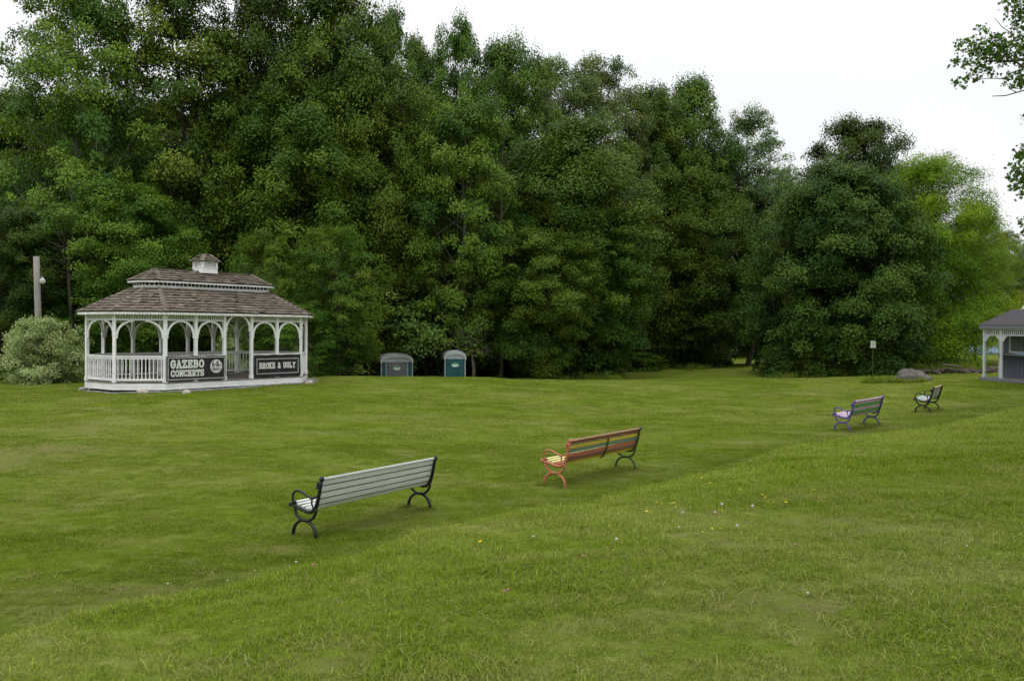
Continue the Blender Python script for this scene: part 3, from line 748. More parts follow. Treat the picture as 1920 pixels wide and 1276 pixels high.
# bays: rails, balusters, friezes, brackets
def bay(p, q, rail=True, door=False):
    d = q-p; ln = d.length; U = d/ln; n = Vector((U.y, -U.x))
    def P(s, z, o=0): return Vector((p.x+U.x*s+n.x*o, p.y+U.y*s+n.y*o, z))
    U3, n3 = Vector((U.x,U.y,0)), Vector((n.x,n.y,0)); Rz = Matrix.Rotation(math.atan2(U.y, U.x), 3, 'Z')
    e = .0525; w = ln-2*e-.004
    if rail:
        mb = MB()
        mb.box(P(ln/2, RAIL-.025), (w,.095,.045), Rz); mb.box(P(ln/2, RAIL-.09), (w,.045,.06), Rz)
        mb.box(P(ln/2, FL+.12), (w,.05,.07), Rz)
        nb = max(4, int(round(w/.128)))
        for k in range(nb):
            s = e + w*(k+.5)/nb
            z0, z1 = FL+.15, RAIL-.115; h = z1-z0
            mb.lathe(P(s, z0), [(.020,0),(.020,.12*h),(.013,.14*h),(.021,.2*h),(.016,.3*h),(.021,.5*h),(.015,.7*h),(.012,.82*h),(.021,.85*h),(.020,.88*h),(.020,h)], 8)
        mb.build('railing', M['white'], gaz)
    if not door:
        mb = MB()
        mb.box(P(ln/2, BEAM+.02), (w,.06,.05), Rz)
        nb = max(6, int(w/.085))
        for k in range(nb):
            mb.box(P(e+w*(k+.5)/nb, BEAM+.145), (.030,.026,.197), Rz)
        mb.build('frieze', M['white_trim'], gaz)
    zt = BEAM if not door else TOPZ-.06
    mb = MB()
    rx = min(.47*w, .56); rz_ = .50
    for sgn in (0, 1):
        pts, inn = [], []
        for k in range(11):
            a = math.pi/2*k/10
            sx = rx*(1-math.cos(a))*.98; sz = zt-.004-rz_ + rz_*math.sin(a)*1.0
            pts.append((sx, sz))
        outer = [(0, zt-rz_-.10)] + [(0, zt-rz_+.03)]
        # curved bracket band, open spandrel above
        th = .10
        poly_in = [(.001, zt-rz_-.15), (.05, zt-rz_-.12), (.055, zt-rz_-.06), (.035, zt-rz_-.045)] + [(max(.035, x+th*.55), z-th*.45) for x, z in pts]
        poly_out = [(max(.001, x-.004), z) for x, z in pts][::-1]
        poly = poly_in + [(rx+.03, zt-.006)] + poly_out
        if sgn: poly = [(w-x, z) for x, z in poly][::-1]
        O = P(e+.002, 0, -.02)
        MB().prism(poly, O, U3, (0,0,1), n3, .04).build('arch_bracket', M['white'], gaz)
for i in range(8):
    p, q = OC[i], OC[(i+1) % 8]
    if i in (0, 4):
        for k in range(5):
            a = p + (q-p)*k/5; b = p + (q-p)*(k+1)/5
            dr = (i == 0 and k == 2)
            bay(a, b, not dr, dr)
    else: bay(p, q)
# header beam and fascia with scalloped edge
mb = MB()
for oo, ii, z0, z1 in ((-.05,.05,TOPZ-.055,TOPZ+.06),):
    A, B = octo(oo), octo(ii)
    for i in range(8):
        j = (i+1) % 8
        mb.hexa([(*A[i],z0),(*A[j],z0),(*B[j],z0),(*B[i],z0),(*A[i],z1),(*A[j],z1),(*B[j],z1),(*B[i],z1)])
mb.build('header_beam', M['white'], gaz)
def scallop(mb, A, z0, z1, dep, wl, th=.022):
    for i in range(8):
        p, q = A[i], A[(i+1) % 8]; d = q-p; ln = d.length; U = d/ln; n = Vector((U.y, -U.x))
        k = max(2, int(round(ln/wl))); st = ln/k
        poly = [(0, z1), (0, z0)]
        for c in range(k):
            for m_ in range(1, 7):
                poly.append((st*(c+m_/6), z0 - dep*math.sin(math.pi*m_/6)))
        poly.append((ln, z1))
        mb.prism(poly[::-1], (p.x, p.y, 0), (U.x,U.y,0), (0,0,1), (n.x,n.y,0), th)
EV = .30
mb = MB(); scallop(mb, octo(-EV+.03), 2.652, 2.71, .034, .125)
mb.build('fascia', M['white_trim'], gaz)
RI = 1.40; RZ0, RZ1 = 2.71, 3.62
mb = MB(); scallop(mb, octo(RI-.16), 3.835, 3.875, .03, .11)
mb.build('fascia', M['white_trim'], gaz)
mb = MB()
A, B = octo(RI), octo(RI+.06)
for i in range(8):
    j = (i+1) % 8
    for z0, z1 in ((RZ1-.03, RZ1+.095), (RZ1+.225, RZ1+.26)):
        mb.hexa([(*A[i],z0),(*A[j],z0),(*B[j],z0),(*B[i],z0),(*A[i],z1),(*A[j],z1),(*B[j],z1),(*B[i],z1)])
    d = A[j]-A[i]; nn = max(3, int(d.length/.16))
    for c in range(nn+1):
        p = A[i]+d*c/nn + (B[i]+(B[j]-B[i])*c/nn - (A[i]+d*c/nn))*.5
        mb.box((p.x,p.y,RZ1+.16), (.035,.035,.128))
mb.build('clerestory', M['white_trim'], gaz)
mb = MB(); A = octo(RI+.07)  # added dark ring that makes the clerestory gaps look shaded
for i in range(8):
    j = (i+1) % 8
    mb.add([(*A[i],RZ1+.0),(*A[j],RZ1+.0),(*A[j],RZ1+.26),(*A[i],RZ1+.26)], [(0,1,2,3)])
mb.build('dark_backing', M['gap_dark'], gaz)

def shakes(mb, a, b, c, d, rows, lift=.0, seed=0):
    """courses of split shakes on the face a-b (eave) to d-c (top)"""
    r = random.Random(seed)
    a, b, c, d = Vector(a), Vector(b), Vector(c), Vector(d)
    nrm = (b-a).cross(d-a).normalized()
    for i in range(rows):
        t0, t1 = i/rows, min(1.0, (i+1.28)/rows)
        e0, e1 = a.lerp(d, t0), b.lerp(c, t0); f0, f1 = a.lerp(d, t1), b.lerp(c, t1)
        W0 = (e1-e0).length
        if W0 < .08: continue
        cuts = [0.0]; s = r.uniform(-.05, .1)
        while True:
            s += r.uniform(.11, .27)
            if s > W0-.07: break
            if s > .03: cuts.append(s/W0)
        cuts.append(1.0)
        for k in range(len(cuts)-1):
            u0, u1 = cuts[k], cuts[k+1]
            g = .006/W0
            if k: u0 += g*.5
            th = r.uniform(.020, .036); dn = r.uniform(-.030, .024); up_ = r.uniform(0, .012)
            if r.random() < .06: up_ += .02
            eave = (d-a).normalized()*dn
            B0, B1, T0, T1 = e0.lerp(e1, u0)-eave, e0.lerp(e1, u1)-eave, f0.lerp(f1, u0), f0.lerp(f1, u1)
            o0, o1_ = nrm*(.030+lift+up_), nrm*(.004+lift)
            tn = min(1, max(0, r.gauss(.42, .17))) if r.random() > .05 else .95
            mb.hexa([B0+o0, B1+o0, T1+o1_, T0+o1_, B0+o0+nrm*th, B1+o0+nrm*th, T1+o1_+nrm*th*.4, T0+o1_+nrm*th*.4], 0, tn)
def hipcap(mb, p, q, seed):
    r = random.Random(seed); p, q = Vector(p), Vector(q); d = q-p; n = max(3, int(d.length/.2)); side = d.cross(Vector((0,0,1))).normalized()
    upv = side.cross(d).normalized()
    for k in range(n):
        a, b = p+d*(k/n), p+d*min(1, (k+1.25)/n)
        for s_ in (-1, 1):
            sd = side*s_*r.uniform(.075, .1) - upv*.03
            h = upv*(.075+r.uniform(0, .014)); h2 = upv*.050
            pts = [a+h*.6, a+sd+h*.6, b+sd+h2*.6, b+h2*.6]
            if s_ > 0: pts = [pts[1], pts[0], pts[3], pts[2]]
            mb.hexa(pts + [x+upv*.018 for x in pts], 0, min(1, max(0, r.gauss(.66, .17))))
def roof(inset0, z0, inset1, z1, rows, seed, ridge=None):
    A = octo(inset0)
    B = octo(inset1) if ridge is None else None
    mb = MB(); dk = MB()
    for i in range(8):
        j = (i+1) % 8
        if ridge is None: tp, tq = B[i], B[j]
        else:
            tp, tq = [Vector((math.copysign(min(abs(P_.x), ridge), P_.x), math.copysign(.03, P_.y) if abs(P_.x) < HX-inset0-.01 or True else 0)) for P_ in (A[i], A[j])]
        a, b, c, d = (*A[i],z0), (*A[j],z0), (*tq,z1), (*tp,z1)
        dk.add([Vector(v) for v in (a,b,c,d)], [(0,1,2,3)])
        shakes(mb, a, b, c, d, rows, 0, seed+i)
        hipcap(mb, a, d, seed+50+i)
    return mb, dk
mb, dk = roof(-EV, RZ0, RI+.0, RZ1, 9, 100)
lo = mb.build('lower_roof', M['shake'], gaz); dk.build('soffit', M['soffit'], gaz)
mb, dk = roof(RI-.19, 3.875, 0, 4.33, 5, 200, ridge=2.08)
for k in range(20):
    x = -2.08 + 4.16*k/20
    mb.box((x+.1, .0, 4.375), (.23,.17,.02), Matrix.Rotation(.04, 3, 'Y'), 0, rg.gauss(.45, .15))
mb.build('upper_roof', M['shake'], gaz); dk.build('soffit', M['soffit'], gaz)
# cupola
cup = MB()
cup.box((0,0,4.39), (.66,.66,.2)); cup.box((0,0,4.505), (.70,.70,.03))
for sx in (-1, 1):
    for sy in (-1, 1): cup.box((sx*.29,sy*.29,4.61), (.085,.085,.18))
cup.box((0,0,4.61), (.50,.50,.18))
for k in range(4):
    for sx in (-1, 1):
        cup.box((sx*.265,0,4.545+.042*k), (.035,.50,.012), Matrix.Rotation(sx*.6, 3, 'Y')); cup.box((0,sx*.265,4.545+.042*k), (.50,.035,.012), Matrix.Rotation(-sx*.6, 3, 'X'))
cup.box((0,0,4.715), (.70,.70,.03))
cpo = cup.build('cupola', M['white'], gaz)
mb = MB(); h, tz = .40, .10
cor = [(-h,-h),(h,-h),(h,h),(-h,h)]; tp = [(-.12,-.12),(.12,-.12),(.12,.12),(-.12,.12)]
for i in range(4):
    j = (i+1) % 4
    shakes(mb, (*cor[i],4.72), (*cor[j],4.72), (*tp[j],5.0), (*tp[i],5.0), 4, .0, 300+i)
    hipcap(mb, (*cor[i],4.72), (*tp[i],5.0), 320+i)
mb.box((0,0,5.03), (.30,.30,.02), None, 0, .5); mb.box((0,0,4.86), (.3,.3,.26), None, 0, .3)
mb.build('cupola_roof', M['shake'], cpo)

# ------------------------------------------------------------------ lettering in stroked slab capitals
def arc(cx, cy, rx, ry, a0, a1, n=8):
    return [(cx+rx*math.cos(R(a0+(a1-a0)*k/n)), cy+ry*math.sin(R(a0+(a1-a0)*k/n))) for k in range(n+1)]
S_CURVE = arc(.42,.74,.30,.26,35,180,6) + arc(.42,.74,.30,.24,200,270,4) + arc(.44,.25,.31,.25,80,-20,5) + arc(.44,.25,.32,.25,-40,-155,5)
GL = {
 'G': [arc(.45,.5,.37,.5,48,330,14), [(.77,.25),(.77,.46)], [(.5,.46),(.92,.46)], [(.74,.7),(.74,1.0)]],
 'A': [[(.12,0),(.45,1)], [(.45,1),(.80,0)], [(.26,.34),(.68,.34)], [(0,0),(.28,0)], [(.64,0),(.94,0)], [(.30,1),(.5,1)]],
 'Z': [[(.05,.98),(.80,.98)], [(.76,.98),(.10,.02)], [(.05,.02),(.84,.02)], [(.06,.98),(.06,.72)], [(.82,.02),(.82,.28)]],
 'E': [[(.16,0),(.16,1)], [(0,.98),(.76,.98)], [(.16,.5),(.55,.5)], [(0,.02),(.80,.02)], [(.74,.98),(.74,.74)], [(.78,.02),(.78,.27)], [(.55,.38),(.55,.63)]],
 'B': [[(.16,0),(.16,1)], [(0,.98),(.46,.98)], [(.16,.52),(.5,.52)], [(0,.02),(.5,.02)], arc(.46,.76,.26,.22,90,-90,6), arc(.5,.27,.30,.25,90,-90,6)],
 'O': [arc(.45,.5,.39,.48,0,360,18)],
 'C': [arc(.45,.5,.38,.48,45,315,14), [(.76,.68),(.76,1.0)], [(.76,.0),(.76,.3)]],
 'N': [[(.14,0),(.14,1)], [(.14,1),(.78,0)], [(.78,0),(.78,1)], [(0,.98),(.22,.98)], [(0,.02),(.30,.02)], [(.62,.98),(.94,.98)]],
 'R': [[(.16,0),(.16,1)], [(0,.98),(.48,.98)], [(.16,.5),(.48,.5)], arc(.48,.74,.28,.24,90,-90,6), [(.44,.5),(.76,0)], [(0,.02),(.32,.02)], [(.66,.02),(.94,.02)]],
 'T': [[(.45,0),(.45,1)], [(.02,.98),(.88,.98)], [(.03,.98),(.03,.70)], [(.87,.98),(.87,.70)], [(.26,.02),(.64,.02)]],
 'S': [S_CURVE, [(.72,.72),(.72,1.0)], [(.1,.0),(.1,.3)]],
 'K': [[(.16,0),(.16,1)], [(.16,.42),(.72,1)], [(.34,.58),(.76,0)], [(0,.98),(.32,.98)], [(0,.02),(.32,.02)], [(.58,.98),(.88,.98)], [(.60,.02),(.94,.02)]],
 'U': [[(.16,1),(.16,.34)] + arc(.46,.34,.30,.34,180,360,8) + [(.76,1)], [(0,.98),(.32,.98)], [(.60,.98),(.92,.98)]],
 'L': [[(.16,0),(.16,1)], [(0,.98),(.32,.98)], [(0,.02),(.78,.02)], [(.76,.02),(.76,.32)]],
 'Y': [[(.12,1),(.45,.46)], [(.78,1),(.45,.46)], [(.45,.46),(.45,0)], [(0,.98),(.26,.98)], [(.64,.98),(.92,.98)], [(.28,.02),(.62,.02)]],
 '&': [[(.82,0),(.22,.66)] + arc(.40,.80,.20,.19,210,-20,8) + [(.56,.70),(.24,.46)] + arc(.38,.25,.30,.24,140,320,8) + [(.80,.46)]],
 '6': [arc(.42,.30,.30,.28,0,360,14), [(.14,.36),(.24,.72),(.52,.98)]],
 '8': [arc(.42,.74,.24,.24,0,360,12), arc(.42,.27,.30,.27,0,360,14)],
 '-': [[(.12,.42),(.55,.42)]],
 'P': [[(.16,0),(.16,1)], [(.16,.98),(.48,.98)], [(.16,.48),(.48,.48)], arc(.48,.73,.28,.25,90,-90,6)],
 'M': [[(.1,0),(.1,1)], [(.1,1),(.45,.35)], [(.45,.35),(.8,1)], [(.8,1),(.8,0)]],
 'D': [[(.16,0),(.16,1)], [(.02,.98),(.42,.98)], [(.02,.02),(.42,.02)], arc(.42,.5,.38,.48,90,-90,8)],
}
def letters(mb, text, x, z, w, h, sw, y, adv=None):
    """flat capitals in the local x-z plane, facing -y"""
    n = len(text); adv = adv or w*1.13
    q = 0
    for ch in text:
        if ch != ' ':
            for line in GL[ch]:
                for (x0, z0), (x1, z1) in zip(line, line[1:]):
                    a = Vector((x+x0*w, z+z0*h)); b = Vector((x+x1*w, z+z1*h)); d = b-a
                    if d.length < 1e-6: continue
                    d.normalize(); n2 = Vector((-d.y, d.x))*sw/2; a2, b2 = a-d*sw*.32, b+d*sw*.32
                    q += 1; yy = y - .00025*(q % 40)
                    mb.add([(p.x, yy, p.y) for p in (a2-n2, b2-n2, b2+n2, a2+n2)], [(0,1,2,3)])
        x += adv if ch != ' ' else adv*.72
    return mb
def banner(name, w, h, loc, label, rip=.004, seed=0):
    b = empty(name, (0,0,0))
    b.parent = None
    b.matrix_world = gaz_m @ Matrix.Translation(loc)
    r = random.Random(seed); nx_, nz_ = 30, 12
    vs, fs = [], []
    for j in range(nz_+1):
        for i in range(nx_+1):
            u, v = i/nx_, j/nz_
            yy = rip*(math.sin(u*9+v*4+seed) + .6*math.sin(u*17-v*9)) 
            vs.append((w*u, -yy, h*v + (.006*math.sin(u*12*math.pi/2) if j in (0, nz_) else 0)))
    n0 = len(vs)
    for v in vs[:]: vs.append((v[0], v[1]+.004, v[2]))
    for j in range(nz_):
        for i in range(nx_):
            a = j*(nx_+1)+i; q = (a, a+1, a+nx_+2, a+nx_+1)
            fs.append(q); fs.append(tuple(n0+k for k in q[::-1]))
    for i in range(nx_):
        fs.append((n0+i, n0+i+1, i+1, i)); t = nz_*(nx_+1)+i; fs.append((t, t+1, n0+t+1, n0+t))
    for j in range(nz_):
        a = j*(nx_+1); c = a+nx_+1; fs.append((a, c, n0+c, n0+a)); a += nx_; c = a+nx_+1; fs.append((n0+a, n0+c, c, a))
    SHEETS[b.name] = MB().add(vs, fs)
    tag(b, label, 'banner')
    return b
SHEETS = {}
def dots(b, w, h, x0, z0, x1, z1, st, sz, y):
    mb = SHEETS[b.name]
    nx_ = int((x1-x0)/st); nz_ = int((z1-z0)/st)
    for k in range(nx_+1):
        for zz in (z0, z1): mb.box((x0+(x1-x0)*k/nx_, y, zz), (sz,.003,sz), None, 1)
    for k in range(1, nz_):
        for xx in (x0, x1): mb.box((xx, y, z0+(z1-z0)*k/nz_), (sz,.003,sz), None, 1)
    mb.build('sheet', [M['vinyl'], M['vinyl_white']], b)
bpy.context.view_layer.update()
gaz_m = gaz.matrix_world.copy()
W1, H1 = 2*BAY-.0, .87
b1 = banner('banner', W1, H1, (-HL+.0, -HW-.085, .31), 'black banner reading GAZEBO CONCERTS on the gazebo railing', .003, 1)
yl = -.0105
dots(b1, W1, H1, .055, .055, W1-.055, H1-.055, .062, .036, yl)
letters(MB(), 'GAZEBO', .155, .47, .195, .245, .064, yl).build('lettering', M['vinyl_white'], b1)
letters(MB(), 'CONCERTS', .165, .17, .145, .20, .050, yl).build('lettering', M['vinyl_white'], b1)
mb = MB(); star = []
for k in range(40):
    rr = .262 if k % 2 == 0 else .225
    star.append((rr*math.cos(2*math.pi*k/40), rr*math.sin(2*math.pi*k/40)))
mb.prism(star, (1.94,yl-.001,.48), (1,0,0), (0,0,1), (0,-1,0), .004)
bd = mb.build('badge', M['vinyl_white'], b1)
mb = MB(); letters(mb, '6-8', 1.765, .46, .110, .20, .030, yl-.008, .088); letters(mb, 'PM', 2.035, .47, .045, .07, .012, yl-.008); letters(mb, 'SUNDAYS', 1.765, .335, .046, .080, .012, yl-.008)
mb.build('badge_lettering', M['vinyl'], bd)
W2, H2 = 2*BAY-.16, .86
b2 = banner('banner', W2, H2, (-HL+3*BAY+.06, -HW-.085, .30), 'black banner reading BROKE & UGLY on the gazebo railing', .010, 4)
dots(b2, W2, H2, .12, .14, W2-.12, H2-.16, .062, .034, yl-.012)
for w_, x_ in (('BROKE', .23), ('&', 1.083), ('UGLY', 1.339)):
    letters(MB(), w_, x_, .345, .132, .20, .044, yl-.013).build('lettering', M['vinyl_white'], b2)

# ------------------------------------------------------------------ gravel and stones round the gazebo
rg = random.Random(9)
def blob(name, c, s, seed, mat, sub=3, rough=.25):
    import bmesh
    bm = bmesh.new(); bmesh.ops.create_icosphere(bm, subdivisions=sub, radius=1)
    from mathutils import noise as mn
    off = Vector((seed*3.7, seed*1.3, seed*.7))
    for v in bm.verts:
        n = mn.noise(v.co*1.3+off)*rough + mn.noise(v.co*3.1+off)*rough*.4 + mn.noise(v.co*7.3+off)*rough*.15
        v.co = v.co*(1+n)
        v.co = Vector((v.co.x*s[0], v.co.y*s[1], v.co.z*s[2]))
    me = bpy.data.meshes.new(name); bm.to_mesh(me); bm.free()
    me.polygons.foreach_set('use_smooth', [sub > 2]*len(me.polygons)); me.materials.append(mat)
    o = link(name, me); o.location = c
    return o
vs = []; O1, O2 = octo(-.02), octo(-.45)
mb = MB(); peb = MB()
for i in (0, 1, 2, 7):
    pass
for i in range(8):
    j = (i+1) % 8
    wd = {0:.62, 7:.5, 1:.8, 2:.7}.get(i, .3)
    for k in range(int((OC[j]-OC[i]).length*150)):
        u = rg.random(); t = rg.random()**1.4*(wd*(.55+.45*math.sin(u*9+i)**2))
        p = OC[i].lerp(OC[j], u); d = (OC[j]-OC[i]).normalized(); nn = Vector((d.y, -d.x)); p = p + nn*(t-.12)
        wv = gaz_m @ Vector((p.x, p.y, 0)); z = gz(wv.x, wv.y)
        s = rg.uniform(.018, .045)
        peb.ball((wv.x, wv.y, z+s*.35), s, 5, 0, rg.random(), (1, 1, .7))
g = peb.build('gravel', M['gravel']); tag(g, 'grey gravel strip round the gazebo base', 'gravel', kind='stuff')
for (zx, zy, s, mt, lb) in ((97,1098,.13,'gravel','grey stone at the left corner of the gazebo base'), (557,1120,.145,'pale_stone','tan rock under the middle of the gazebo diagonal side'), (893,1122,.12,'pale_stone','small pinkish rock below the banner reading GAZEBO CONCERTS'), (1835,1048,.14,'pale_stone','flat pale stone at the right corner of the gazebo base')):
    px, py = 130+zx/4.085, 460+zy/4.085
    d = 30.0
    for _ in range(20):
        d = (EYE - gz(at(px, d), d) - .05)*F/(py-HY)*.5 + d*.5
    o = blob('stone', (at(px, d), d, gz(at(px, d), d)+s*.25), (s*1.25, s, s*.75), zx*.01, M[mt], 2, .35)
    tag(o, lb, 'stone')

# ------------------------------------------------------------------ benches
RAILC = [(-.10,.83),(-.086,.76),(-.062,.66),(-.034,.55),(-.004,.465),(.035,.410),(.095,.378),(.17,.370),(.25,.384),(.34,.408),(.43,.428),(.485,.436)]
UC = [(.0,.455),(.012,.37),(.055,.30),(.125,.255),(.215,.240),(.305,.255),(.375,.30),(.412,.37),(.42,.42)]
FOOT = .45
def archpts():
    return [(FOOT/2 - FOOT/2*math.cos(math.pi*k/14), .012+.235*math.sin(math.pi*k/14)**.9 if 0 < k < 14 else -.03) for k in range(15)]
ARM = [(-.045,.60),(.0,.592),(.05,.572),(.10,.560),(.17,.582),(.25,.618),(.33,.640),(.40,.632),(.445,.595),(.458,.54),(.452,.48),(.448,.43)]
CURL = [(.06,.572),(.085,.53),(.085,.48),(.06,.435),(.03,.42)]
def interp(path, s):
    acc = 0
    for (a, b), (c, d) in zip(path, path[1:]):
        l = math.hypot(c-a, d-b)
        if acc+l >= s: t = (s-acc)/l; return (a+(c-a)*t, b+(d-b)*t), ((c-a)/l, (d-b)/l)
        acc += l
    return path[-1], ((path[-1][0]-path[-2][0]), (path[-1][1]-path[-2][1]))
FEET = []
def bench(p0, p1, frames, back, seat, cap, label, strap=None, group='park benches on the lower lawn'):
    """p0, p1: rear feet of the near and far end frames; local x runs along the bench, local y towards the front"""
    v = Vector(p1)-Vector(p0); ln = v.length; yaw = math.atan2(v.y, v.x)
    z0, z1 = gz(*p0), gz(*p1)
    fw = Vector((-math.sin(yaw), math.cos(yaw)))*FOOT
    zf = (gz(p0[0]+fw.x, p0[1]+fw.y)+gz(p1[0]+fw.x, p1[1]+fw.y))/2
    root = empty('park_bench', (p0[0], p0[1], z0-.01))
    root.rotation_euler = Euler((math.atan2(zf-(z0+z1)/2, FOOT)*.5, -math.atan2(z1-z0, ln), yaw), 'XYZ')
    tag(root, label, 'bench', group)
    for a_, b_ in (p0, p1, (p0[0]+fw.x, p0[1]+fw.y), (p1[0]+fw.x, p1[1]+fw.y)): FEET.append((a_, b_))
    for x, mt in ((0, frames[0]), (ln, frames[1])):
        mb = MB(); P = lambda pts: [(x, a, b) for a, b in pts]
        mb.tube(P(RAILC), [.028,.028,.030,.031,.032,.031,.028,.026,.025,.025,.025,.024], 8, flat=.85)
        mb.ball((x,-.105,.838), .038, 10, sc=(1,1,1)); mb.ball((x,.495,.440), .034, 10)
        mb.ball((x,-.035,.765), .026, 8, sc=(.7,1,1.5)); mb.ball((x,-.02,.715), .02, 8, sc=(.7,1,1.2)); mb.ball((x,.42,.475), .027, 8)
        for k in range(5):
            (a, b), _ = interp(RAILC, .50+.07*k); mb.ball((x,a,b-.022), .014, 6, sc=(.8,1.3,1))
        fr = mb.build('side_frame', mt, root, True)
        mb = MB(); mb.tube(P(ARM), [.015,.016,.016,.016,.016,.017,.018,.018,.018,.017,.016,.016], 8); mb.tube(P(CURL), [.014,.013,.012,.011,.012], 8)
        mb.build('armrest', mt, fr, True)
        mb = MB(); mb.tube(P(UC), .022, 8); mb.tube(P(archpts()), [.027,.026,.025,.024,.023,.023,.023,.023,.023,.023,.023,.024,.025,.026,.027], 8)
        mb.box((x,.215,.246), (.045,.16,.03)); mb.ball((x,0,.012), .034, 8, sc=(1,1.2,.5)); mb.ball((x,FOOT,.012), .034, 8, sc=(1,1.2,.5))
        mb.build('leg', mt, fr, True)
    xr = random.Random(int(ln*1000))
    def slat(mb, s, w, mi, ei, th=.026, off=.032):
        (a, b), (tx, tz) = interp(RAILC, s)
        nx_, nz_ = (-tz, tx)     # towards the sitter
        if nx_ < 0 and nz_ < 0: nx_, nz_ = -nx_, -nz_
        c = (ln/2, a+nx_*off, b+nz_*off)
        ang = math.atan2(tz, tx)
        Mx = Matrix.Rotation(ang, 3, 'X') @ Matrix.Rotation(xr.uniform(-.0015, .0015), 3, 'Z')
        hl, hw, ht = (ln-.03)/2, w/2, th/2; bv = .006
        sec = [(-hw+bv,-ht),(hw-bv,-ht),(hw,-ht+bv),(hw,ht-bv),(hw-bv,ht),(-hw+bv,ht),(-hw,ht-bv),(-hw,-ht+bv)]
        vs = [Mx @ Vector((xx, y, z)) + Vector(c) for xx in (-hl, hl) for y, z in sec]
        mb.add(vs, [tuple(range(8))[::-1], tuple(range(8, 16)), (0,1,9,8), (4,5,13,12)], mi, xr.random())
        mb.add(vs, [(i, (i+1) % 8, 8+(i+1) % 8, 8+i) for i in (1,2,3,5,6,7)], ei, xr.random())
    mb = MB(); mats = list(dict.fromkeys(back+[cap]))
    tot = .47; n = len(back); st = tot/n
    for k, m_ in enumerate(back): slat(mb, .008+st*(k+.5), st-.012, mats.index(m_), len(mats))
    mb.box((ln/2,-.082,.835), (ln-.03,.056,.024), Matrix.Rotation(-.12, 3, 'X'), mats.index(cap))
    mb.build('backrest', [M[m_] for m_ in mats]+[M['slat_edge']], root)
    mb = MB(); mats = list(dict.fromkeys(seat))
    n = len(seat); st = .40/n
    for k, m_ in enumerate(seat): slat(mb, .51+st*(k+.5), st-.013, mats.index(m_), len(mats))
    mb.build('seat', [M[m_] for m_ in mats]+[M['slat_edge']], root)
    if strap:
        mb = MB(); pts = []
        for k in range(9):
            (a, b), _ = interp(RAILC, .07+.055*k); pts.append((ln*.53, a-.004, b))
        mb.tube(pts, .016, 6); mb.build('support_strap', strap, root)
    return root
bench((at(591,11.5),11.5), (at(806,13.55),13.55), (M['iron_black'],M['iron_black']), ['sl_white']*5, ['sl_white']*5, 'sl_white', 'weathered white slatted bench with black iron ends, nearest the camera')
bench((at(1060,14.9),14.9), (at(1192,16.9),16.9), (M['iron_coral'],M['iron_green']), ['sl_maroon','sl_yellow','sl_sage','sl_red','sl_maroon','sl_yellow'], ['sl_maroon','sl_red','sl_cream','sl_cream','sl_cream'], 'sl_cap', 'bench with red, yellow and green slats, coral near end and green far end', M['iron_green'])
bench((at(1596,23.0),23.0), (at(1650,24.35),24.35), (M['iron_purple'],M['iron_purple']), ['sl_pink','sl_green','sl_pink','sl_green','sl_pink'], ['sl_lilac']*5, 'sl_lilac', 'purple framed bench with pink and green slats')
bench((at(1745.5,28.0),28.0), (at(1762,29.3),29.3), (M['iron_black'],M['iron_black']), ['sl_grey']*5, ['sl_red','sl_mint','sl_mint','sl_mint','sl_mint'], 'sl_tan', 'small black framed bench with pale mint seat and tan top rail, farthest of the benches')

# ------------------------------------------------------------------ timber pole with lamp
px_, d_ = 72, 36.6
pg = gz(at(px_, d_), d_)
pole = empty('timber_pole', (at(px_, d_), d_, pg)); tag(pole, 'bare weathered timber pole with a small white floodlight above the pale bush', 'pole')
hp = zof(481, d_)-pg
mb = MB(); mb.tube([(.04,0,-.3),(.0,0,hp*.5),(-.05,0,hp)], [.140,.132,.125], 14); mb.build('post', M['pole'], pole, True)
zl = zof(524, d_)-pg
mb = MB(); mb.box((.19,-.02,zl+.05), (.12,.06,.05)); mb.tube([(.15,-.02,zl+.12),(.24,-.05,zl+.1),(.27,-.08,zl)], .025, 6); mb.build('bracket', M['steel'], pole)
mb = MB(); mb.lathe((0,0,0), [(.04,0),(.06,.03),(.065,.1),(.10,.17),(.12,.24),(.11,.25)], 12)
lp = mb.build('floodlight', M['lamp'], pole, True); lp.location = (.27,-.1,zl+.02); lp.rotation_euler = (R(55), R(140), 0)
mb = MB(); mb.box((-.22,-.05,zof(604,d_)-pg-.35), (.34,.3,.7)); mb.build('meter_box', M['brown_box'], pole)

